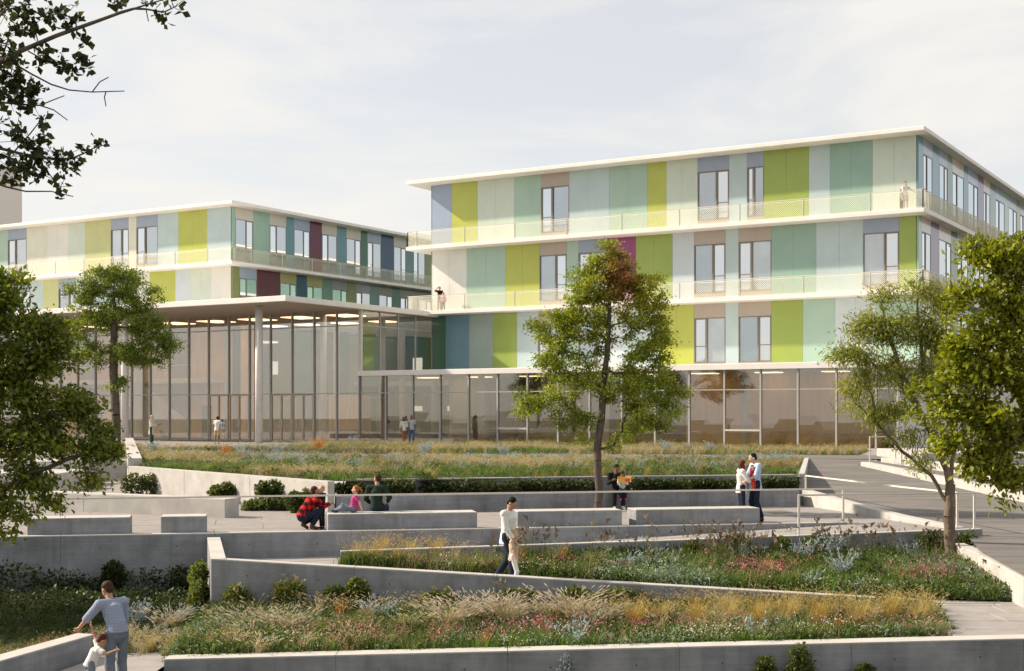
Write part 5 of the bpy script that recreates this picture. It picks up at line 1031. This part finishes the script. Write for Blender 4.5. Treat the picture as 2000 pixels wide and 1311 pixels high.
    if scarf: g = [cap_geo(J['nec']+rt*.06*k-up*.03*k, R(.06), J['nec']-rt*.06*k-up*.03*k, R(.06)), cap_geo(J['nec']+f*.07*k-up*.02*k, R(.05), J['che']+f*.12*k, R(.045))]; mk('scarf', g, scarf, voxel)
    if belt: g = [cap_geo(J['pel']+(J['bel']-J['pel'])*.42, R(.151), J['pel']+(J['bel']-J['pel'])*.72, R(.151), 16, True, True)]; mk('belt', g, belt, voxel*.7, 1)
    for s in 'rl':
        an, to = J[s+'an'], J[s+'to']; g = [cap_geo(an-Vector((0, 0, .030*k)), R(.050), to, R(.042)), cap_geo(an, R(.048), an-Vector((0, 0, .035*k)), R(.050))]
        mk('shoe', g, cloth('shoe_%d_%d_%d' % tuple(int(c*100) for c in shoe), shoe), voxel*.8, 2)
    hm = HAIRM[hair]; g = [ell_geo(hp(0, -.026, .044), (.084*hs, .092*hs, .084*hs), HR), ell_geo(hp(0, -.055, .0), (.075*hs, .055*hs, .075*hs), HR)]
    if hstyle == 'long': g += [cap_geo(hp(0, -.06, .0), .082*hs, hp(0, -.075, -.16), .062*hs), cap_geo(hp(.06, -.02, .0), .035*hs, hp(.075, -.02, -.13), .03*hs), cap_geo(hp(-.06, -.02, .0), .035*hs, hp(-.075, -.02, -.13), .03*hs)]
    if hstyle == 'pony': g += [cap_geo(hp(0, -.12, .05), .03*hs, hp(0, -.17, -.03), .036*hs), cap_geo(hp(0, -.17, -.03), .036*hs, hp(0, -.165, -.12), .016*hs)]
    if hstyle == 'bun': g += [ell_geo(hp(0, -.05, .135), (.04*hs, .04*hs, .038*hs))]
    mk('hair', g, hm, voxel*.75, 2)
    ey = MB()
    for s in (1, -1): ey.add(*ell_geo(hp(.031*s, .079, .012), (.011*hs, .008*hs, .007*hs), HR, 8, 5))
    ey.v = [loc+Vector(q) for q in ey.v]; ey.obj('eyes', DARKEYE, root)
    lp = MB(); lp.add(*ell_geo(hp(0, .083, -.056), (.022*hs, .007*hs, .006*hs), HR, 8, 5)); lp.v = [loc+Vector(q) for q in lp.v]; lp.obj('mouth', LIPM, root)
    return root, (lambda p: loc+Wp(p))
WHITE = cloth('white', (.66, .65, .63)); OFFW = cloth('off_white', (.54, .50, .45)); NAVY = cloth('navy', (.018, .024, .045)); BLACK = cloth('black', (.016, .016, .018)); DENIM = cloth('denim', (.07, .11, .19)); DENIML = cloth('washed_denim', (.15, .18, .22)); KHAKI = cloth('khaki', (.42, .32, .20))
GREY = cloth('grey', (.42, .43, .46)); GREEN = cloth('bottle_green', (.018, .034, .026)); PINK = cloth('pink', (.42, .055, .20)); LPINK = cloth('rose', (.58, .26, .36)); BEIGE = cloth('beige', (.47, .37, .26)); LBLUE = cloth('pale_blue', (.40, .50, .66)); RED = cloth('red', (.52, .035, .03)); RUSTC = cloth('brick', (.30, .11, .08)); TEALC = cloth('teal', (.08, .28, .26)); DGREENC = cloth('forest', (.03, .07, .045)); BROWNB = mat('belt_leather', (.20, .05, .025), .5, .3, .1, 6)
CHECK = check_mat('blue_check', (.36, .40, .49), (.26, .30, .41), (.17, .20, .31), .021); PLAID = check_mat('red_plaid', (.50, .02, .02), (.20, .01, .012), (.012, .008, .010), .17)
def ramp_z(X): return -1.452+(X+3.85)*(-1.86+1.452)/12.15
# foreground: father in a checked shirt holding a small boy's hands
fl = P(228, 1366, 20.3); Lf = (fl.x, 20.3, -2.28)
_, pf_ = person('man in a blue checked shirt and jeans holding the small boy by both hands', Lf, (-.55, .62), 1.80, dict(che=(-.01, .10, 1.25), nec=(-.02, .16, 1.43), hed=(-.03, .25, 1.565), rsh=(.17, .13, 1.38), lsh=(-.19, .16, 1.37), lel=(-.31, .30, 1.17), lwr=(-.35, .47, 1.02), rel=(.20, .16, 1.12), rwr=(.05, .30, .95), rkn=(.10, .05, .50), lan=(-.09, -.06, .085), lto=(-.10, .09, .035)),
       top=CHECK, sleeve='rolled', hem=-.25, bottom=DENIML, skin=1, hair='brown', look=(-.75, .5, -.45), belt=BROWNB, voxel=.011, shoe=(.07, .045, .03))
bo = P(178, 1366, 20.05)
person('small boy in a white t-shirt with his right arm raised to the man', (bo.x, 20.05, -2.28), (.75, .25), 1.06, dict(che=(0, .10, 1.2), nec=(0, .18, 1.36), hed=(.02, .25, 1.50), pel=(0, -.02, .92), bel=(0, .03, 1.05), lsh=(-.19, .16, 1.33), rsh=(.19, .16, 1.30), lel=(-.33, .10, 1.55), lwr=(-.30, .02, 1.80), rel=(.34, .34, 1.22), rwr=(.40, .52, 1.30)),
       top=WHITE, sleeve='short', hem=.3, bottom=DENIML, legs='short', skin=1, hair='red', child=True, look=(.6, .35, -.5), voxel=.010, shoe=(.4, .4, .4))
# lower ramp: man in a white shirt with a girl
mw = P(992, 1148, 28.0)
person('bearded man in a long white shirt looking down at the girl on the ramp', (mw.x, 28.0, ramp_z(mw.x)), (.92, -.35), 1.86, dict(hed=(0, .085, 1.60), nec=(0, .03, 1.45), che=(0, .02, 1.27), rkn=(.09, .12, .50), ran=(.09, .14, .085), rto=(.10, .28, .035), lkn=(-.09, -.04, .5), lan=(-.09, -.30, .13), lto=(-.10, -.19, .04), rel=(.23, .05, 1.13), rwr=(.22, .20, .93), lel=(-.22, -.05, 1.13), lwr=(-.2, .05, .9)),
       top=WHITE, hem=.9, bottom=NAVY, skin=1, hair='black', look=(.8, -.35, -.75), voxel=.014)
gi = P(1003, 1152, 27.8)
person('girl in a beige hooded top and white trousers walking beside the man', (gi.x, 27.8, ramp_z(gi.x)), (.85, -.2), 1.17, dict(rkn=(.09, .13, .5), ran=(.09, .06, .085), rto=(.1, .19, .035), lkn=(-.09, .02, .5), lan=(-.09, -.24, .12), lto=(-.1, -.12, .04), rel=(.25, .06, 1.12), rwr=(.24, .14, .88)), top=BEIGE, sleeve='short', hem=.9, bottom=WHITE, skin=0, hair='blond', hstyle='pony', child=True, voxel=.013, shoe=(.6, .6, .58))
# plaza families
sq = GP(604, 1034, -.9)
SQ = dict(pel=(0, -.18, .33), bel=(0, -.12, .46), che=(0, .02, .62), nec=(0, .13, .77), hed=(0, .17, .93), rsh=(.18, .10, .73), lsh=(-.18, .10, .73), rel=(.22, .30, .56), lel=(-.22, .30, .56), rwr=(.12, .50, .60), lwr=(-.12, .50, .60), rhi=(.09, -.14, .31), lhi=(-.09, -.14, .31), rkn=(.16, .25, .46), lkn=(-.16, .28, .30), ran=(.14, -.02, .10), lan=(-.14, -.10, .14), rto=(.16, .12, .035), lto=(-.15, .03, .03))
person('squatting man in a red and black plaid shirt holding the toddler', (sq.x, sq.y, -.9), (.78, .62), 1.78, SQ, top=PLAID, hem=.2, bottom=NAVY, skin=1, hair='red', look=(.8, .5, .15), voxel=.014, shoe=(.12, .07, .035))
td = GP(629, 1033, -.9)
person('blond toddler in dark clothes standing in front of the squatting man', (td.x, td.y, -.9), (-.75, -.6), 1.06, dict(rel=(.22, .10, 1.15), rwr=(.12, .26, 1.12), lel=(-.22, .10, 1.15), lwr=(-.12, .26, 1.12)), top=BLACK, hem=.3, bottom=BLACK, skin=0, hair='blond', child=True, voxel=.013, shoe=(.03, .03, .03))
zs = -.9+.42
gp = P(690, 1006, 33.45)
person('red-haired girl in a pink top sitting with crossed legs on the bench', (gp.x, 33.5, zs), (-.95, -.15), 1.25, dict(pel=(0, 0, .14), bel=(0, -.03, .29), che=(0, -.06, .46), nec=(0, -.08, .64), hed=(0, -.07, .80), rsh=(.17, -.09, .59), lsh=(-.17, -.09, .59), rel=(.25, -.22, .36), rwr=(.24, -.30, .09), lel=(-.24, -.20, .36), lwr=(-.22, -.28, .09), rhi=(.09, .04, .12), lhi=(-.09, .04, .12), rkn=(.22, .36, .26), lkn=(-.20, .40, .20), ran=(-.02, .58, .08), lan=(.06, .62, .09), rto=(-.10, .68, .06), lto=(.14, .72, .07)),
       top=PINK, sleeve='short', bottom=DENIML, skin=0, hair='ginger', hstyle='pony', child=True, look=(-.9, .1), voxel=.013, shoe=(.05, .05, .06))
mg = P(733, 1003, 33.6)
person('man in a dark green sweater sitting on the bench with his back turned', (mg.x, 33.95, zs-.45), (.12, 1), 1.82, dict(rel=(.33, -.06, .78), rwr=(.23, .16, .66), lel=(-.27, .02, .74), lwr=(-.2, .2, .62)), base=SIT, top=GREEN, hem=.1, bottom=NAVY, skin=1, hair='brown', look=(-.75, .6), voxel=.014)
bm_ = P(1205, 997, 40.4); ym = seat_Y(bm_.x)+.22
person('man in a black sweater sitting on the seat wall reading from a yellow book', (bm_.x, ym, -.90), (.12, -1), 1.78, dict(nec=(0, .05, 1.04), hed=(0, .13, 1.19), rel=(.24, .10, .76), rwr=(.14, .30, .86), lel=(-.26, .12, .76), lwr=(-.20, .36, .86)), base=SIT, top=BLACK, bottom=BLACK, skin=2, hair='black', look=(.3, -.8, -.5), voxel=.016, shoe=(.72, .72, .7))
cx = P(1219, 970, 40)
person('child with a hair bun in a white top sitting on the reading man’s lap'.replace('’', "'"), (cx.x, ym-.22, -.90+.20), (.0, -1), 1.08, dict(pel=(0, 0, .66), bel=(0, 0, .80), che=(0, .0, .97), nec=(0, 0, 1.15), hed=(0, .04, 1.32), rsh=(.17, 0, 1.1), lsh=(-.17, 0, 1.1), rel=(.22, .14, .9), lel=(-.22, .14, .9), rwr=(.13, .34, .92), lwr=(-.13, .34, .92), rhi=(.09, .04, .62), lhi=(-.09, .04, .62), rkn=(.12, .42, .60), lkn=(-.12, .42, .60), ran=(.11, .46, .22), lan=(-.11, .46, .22), rto=(.12, .58, .17), lto=(-.12, .58, .17)),
       base=SIT, top=WHITE, bottom=NAVY, skin=2, hair='black', hstyle='bun', child=True, look=(.1, -.9, -.4), voxel=.014, shoe=(.5, .06, .16))
bk = thing('book', 'open yellow and red picture book held by the man on the seat wall', 'book', (cx.x+.02, ym-.62, .02))
YB = mat('book_yellow', (.78, .42, .05), .5, .3, .1, 8); RB = mat('book_red', (.55, .06, .03), .5, .3, .1, 8); PG = mat('book_paper', (.75, .72, .64), .8, .1, .05, 10)
for nm, mm, dz, dy in (('cover', YB, 0, 0), ('pages', PG, 0, .012)):
    m = MB()
    for sx in (-1, 1):
        c = Vector((cx.x+.03, ym-.60-dy*-1, .03)); a = c+Vector((0, 0, -.11)); w = Vector((sx*.20, -.04, .02)); q = [a, a+w, a+w+Vector((0, .05, .16)), a+Vector((0, .05, .16))]; t_ = Vector((0, .010, 0))
        m.hexa([p+Vector((0, dy, 0)) for p in q], [p+t_+Vector((0, dy, 0)) for p in q])
    m.obj(nm, mm, bk)
m = MB(); c = Vector((cx.x+.03, ym-.602, .03)); m.hexa([c+Vector((.03, -.02, -.08)), c+Vector((.17, -.05, -.07)), c+Vector((.17, -.03, .02)), c+Vector((.03, -.002, .01))], [c+Vector((.03, -.016, -.08)), c+Vector((.17, -.046, -.07)), c+Vector((.17, -.026, .02)), c+Vector((.03, .002, .01))]); m.obj('cover_picture', RB, bk)
# parents with a baby
wm = P(1447, 1020, 36.1); wY = 36.0
person('woman in a white cardigan and teal scarf cuddling the baby', (wm.x, wY, -.9), (.95, .1), 1.66, dict(rel=(.22, .12, 1.16), rwr=(.10, .30, 1.08), lel=(-.22, .12, 1.16), lwr=(-.08, .32, 1.2), hed=(0, .06, 1.60)), top=WHITE, hem=1.0, bottom=NAVY, skin=0, hair='red', hstyle='long', look=(.95, .15), voxel=.016, slim=.94, scarf=TEALC)
mm_ = P(1473, 1020, 36.1)
person('man in a pale blue shirt holding the baby with the woman', (mm_.x+.02, wY+.05, -.9), (-.9, -.25), 1.84, dict(rel=(.24, .10, 1.14), rwr=(.12, .32, 1.06), lel=(-.24, .10, 1.16), lwr=(-.16, .33, 1.04), hed=(0, .07, 1.60), lan=(-.14, -.12, .085), lto=(-.15, .02, .035), rkn=(.10, .06, .5)), top=LBLUE, sleeve='rolled', hem=.9, bottom=NAVY, skin=0, hair='black', look=(-.95, -.1, -.25), voxel=.016)
person('baby in red clothes held between the two parents', (wm.x+.27, wY-.12, -.9+1.02), (.5, -.7), .68, dict(pel=(0, 0, .25), bel=(0, 0, .45), che=(0, 0, .68), nec=(0, 0, .9), hed=(0, .02, 1.1), rsh=(.17, 0, .84), lsh=(-.17, 0, .84), rel=(.3, .08, .66), lel=(-.3, .08, .66), rwr=(.24, .26, .6), lwr=(-.24, .26, .6), rhi=(.1, 0, .24), lhi=(-.1, 0, .24), rkn=(.14, .1, -.10), lkn=(-.14, .1, -.10), ran=(.12, .06, -.42), lan=(-.12, .06, -.42), rto=(.13, .2, -.46), lto=(-.13, .2, -.46)),
       top=RED, bottom=RED, skin=0, hair='brown', child=True, voxel=.014, shoe=(.03, .03, .03))
# people before the entrance
dc = GP(296, 868, 0)
_, pd_ = person('grey-haired doctor in a white coat holding a tablet', (dc.x, dc.y, 0), (1, -.1), 1.82, dict(rel=(.22, .12, 1.14), rwr=(.10, .36, 1.12), lel=(-.22, .10, 1.14), lwr=(-.08, .34, 1.08)), top=OFFW, hem=2.6, bottom=DGREENC, skin=0, hair='grey', look=(1, -.1, -.3), voxel=.02, coat='coat')
t_ = thing('tablet', 'dark tablet in the hands of the doctor', 'tablet', pd_((0, .46, 1.16))); c = pd_((0, .46, 1.16)); m = MB(); m.hexa([c+Vector((-.15, -.11, -.05)), c+Vector((.17, -.11, .06)), c+Vector((.17, .11, .06)), c+Vector((-.15, .11, -.05))], [c+Vector((-.155, -.11, -.035)), c+Vector((.165, -.11, .075)), c+Vector((.165, .11, .075)), c+Vector((-.155, .11, -.035))]); m.obj('case', BLACK, t_)
mt = GP(424, 868, 0)
person('man in a white t-shirt and khaki shorts swinging a child in front of the doors', (mt.x, mt.y, 0), (.35, 1), 1.76, dict(hed=(0, .10, 1.60), nec=(0, .05, 1.45), rel=(.27, .16, 1.20), rwr=(.18, .36, 1.08), lel=(-.30, .10, 1.18), lwr=(-.16, .30, 1.05), lan=(-.13, -.06, .085), lto=(-.14, .08, .03)), top=WHITE, sleeve='short', hem=.7, bottom=KHAKI, legs='short', skin=2, hair='black', voxel=.02, shoe=(.4, .4, .4))
person('child in pale blue with legs swinging out in the man’s arms'.replace('’', "'"), (mt.x+.26, mt.y+.32, .55), (-.6, .6), .98, dict(rkn=(.10, -.16, .58), ran=(.10, -.55, .42), rto=(.1, -.62, .30), lkn=(-.10, -.22, .6), lan=(-.10, -.42, .22), lto=(-.1, -.46, .1), rhi=(.09, 0, .92)), top=LBLUE, sleeve='short', bottom=LBLUE, legs='short', skin=2, hair='black', child=True, voxel=.02, shoe=(.7, .7, .7))
cw = GP(789, 868, 0)
person('woman in a white top and brick-red trousers beside the grey-shirted man', (cw.x, cw.y, 0), (.45, -.85), 1.70, dict(rkn=(.08, .08, .5), lan=(-.06, -.14, .09), lto=(-.08, .0, .04), lel=(-.2, .06, 1.13), lwr=(-.16, .2, 1.0)), top=WHITE, sleeve='rolled', hem=.5, bottom=RUSTC, skin=2, hair='brown', hstyle='long', look=(.6, -.6), voxel=.02, slim=.93)
person('man in a grey t-shirt and jeans with an arm round the woman', (cw.x+.46, cw.y+.12, 0), (.35, -.9), 1.80, dict(rel=(.30, -.12, 1.22), rwr=(.42, .06, 1.28), lkn=(-.1, .08, .5)), top=GREY, sleeve='short', hem=.4, bottom=DENIM, skin=2, hair='black', look=(.3, -.8), voxel=.02)
# people on the balconies
d1 = 80.62; s1 = s_at(858.5, d1)
person('man in a black t-shirt on the lower balcony with a hand at his head', B(s1, d1, Z2), (.35, -.95), 1.78, dict(rel=(.38, .06, 1.42), rwr=(.20, .10, 1.60)), top=BLACK, sleeve='short', bottom=KHAKI, skin=1, hair='black', voxel=.022)
s2_ = s_at(866.5, d1-.1)
person('girl in a pink top standing by the man on the lower balcony', B(s2_, d1-.15, Z2), (-.2, -.95), 1.32, None, top=LPINK, hem=.8, bottom=DENIM, skin=1, hair='brown', hstyle='long', child=True, voxel=.02)
s3 = s_at(1769, 80.7)
person('woman in a pale blouse and skirt on the top balcony pointing outward', B(s3, 80.7, Z3), (.2, -.95), 1.70, dict(lel=(-.36, .10, 1.20), lwr=(-.60, .20, 1.05), rel=(.22, .06, 1.14), rwr=(.22, .22, 1.16)), top=WHITE, sleeve='rolled', skirt=OFFW, skin=0, hair='black', hstyle='bun', voxel=.02, slim=.95, shoe=(.5, .42, .36))
s4 = s_at(1760.5, 80.6)
person('child with dark hair and black trousers beside the woman on the top balcony', B(s4, 80.6, Z3), (.5, -.85), 1.25, None, top=WHITE, hem=1.0, bottom=BLACK, skin=0, hair='black', child=True, voxel=.02)
# dim figures behind the glass
i1 = B(s_at(741, 78.5), 78.5, .04)
person('dim person standing inside the lobby behind the glass', i1, (-.6, -.8), 1.76, dict(rel=(.3, .05, 1.16), rwr=(.1, .2, 1.1)), top=GREY, bottom=NAVY, skin=1, hair='black', voxel=.024)
i2 = B(s_at(1010, 75.5), 75.5, .04)
person('dim person behind the low-silled window of the glazed ground floor', i2, (-.3, -.9), 1.72, None, top=RUSTC, bottom=NAVY, skin=1, hair='black', voxel=.024)
# turn the generated garments and bodies into plain meshes
bpy.context.view_layer.update(); dg = bpy.context.evaluated_depsgraph_get()
new = [(o, bpy.data.meshes.new_from_object(o.evaluated_get(dg))) for o in BAKE]
for o, me in new:
    o.modifiers.clear(); me.materials.clear(); me.materials.append(o.data.materials[0]); o.data = me; me.polygons.foreach_set('use_smooth', [True]*len(me.polygons))
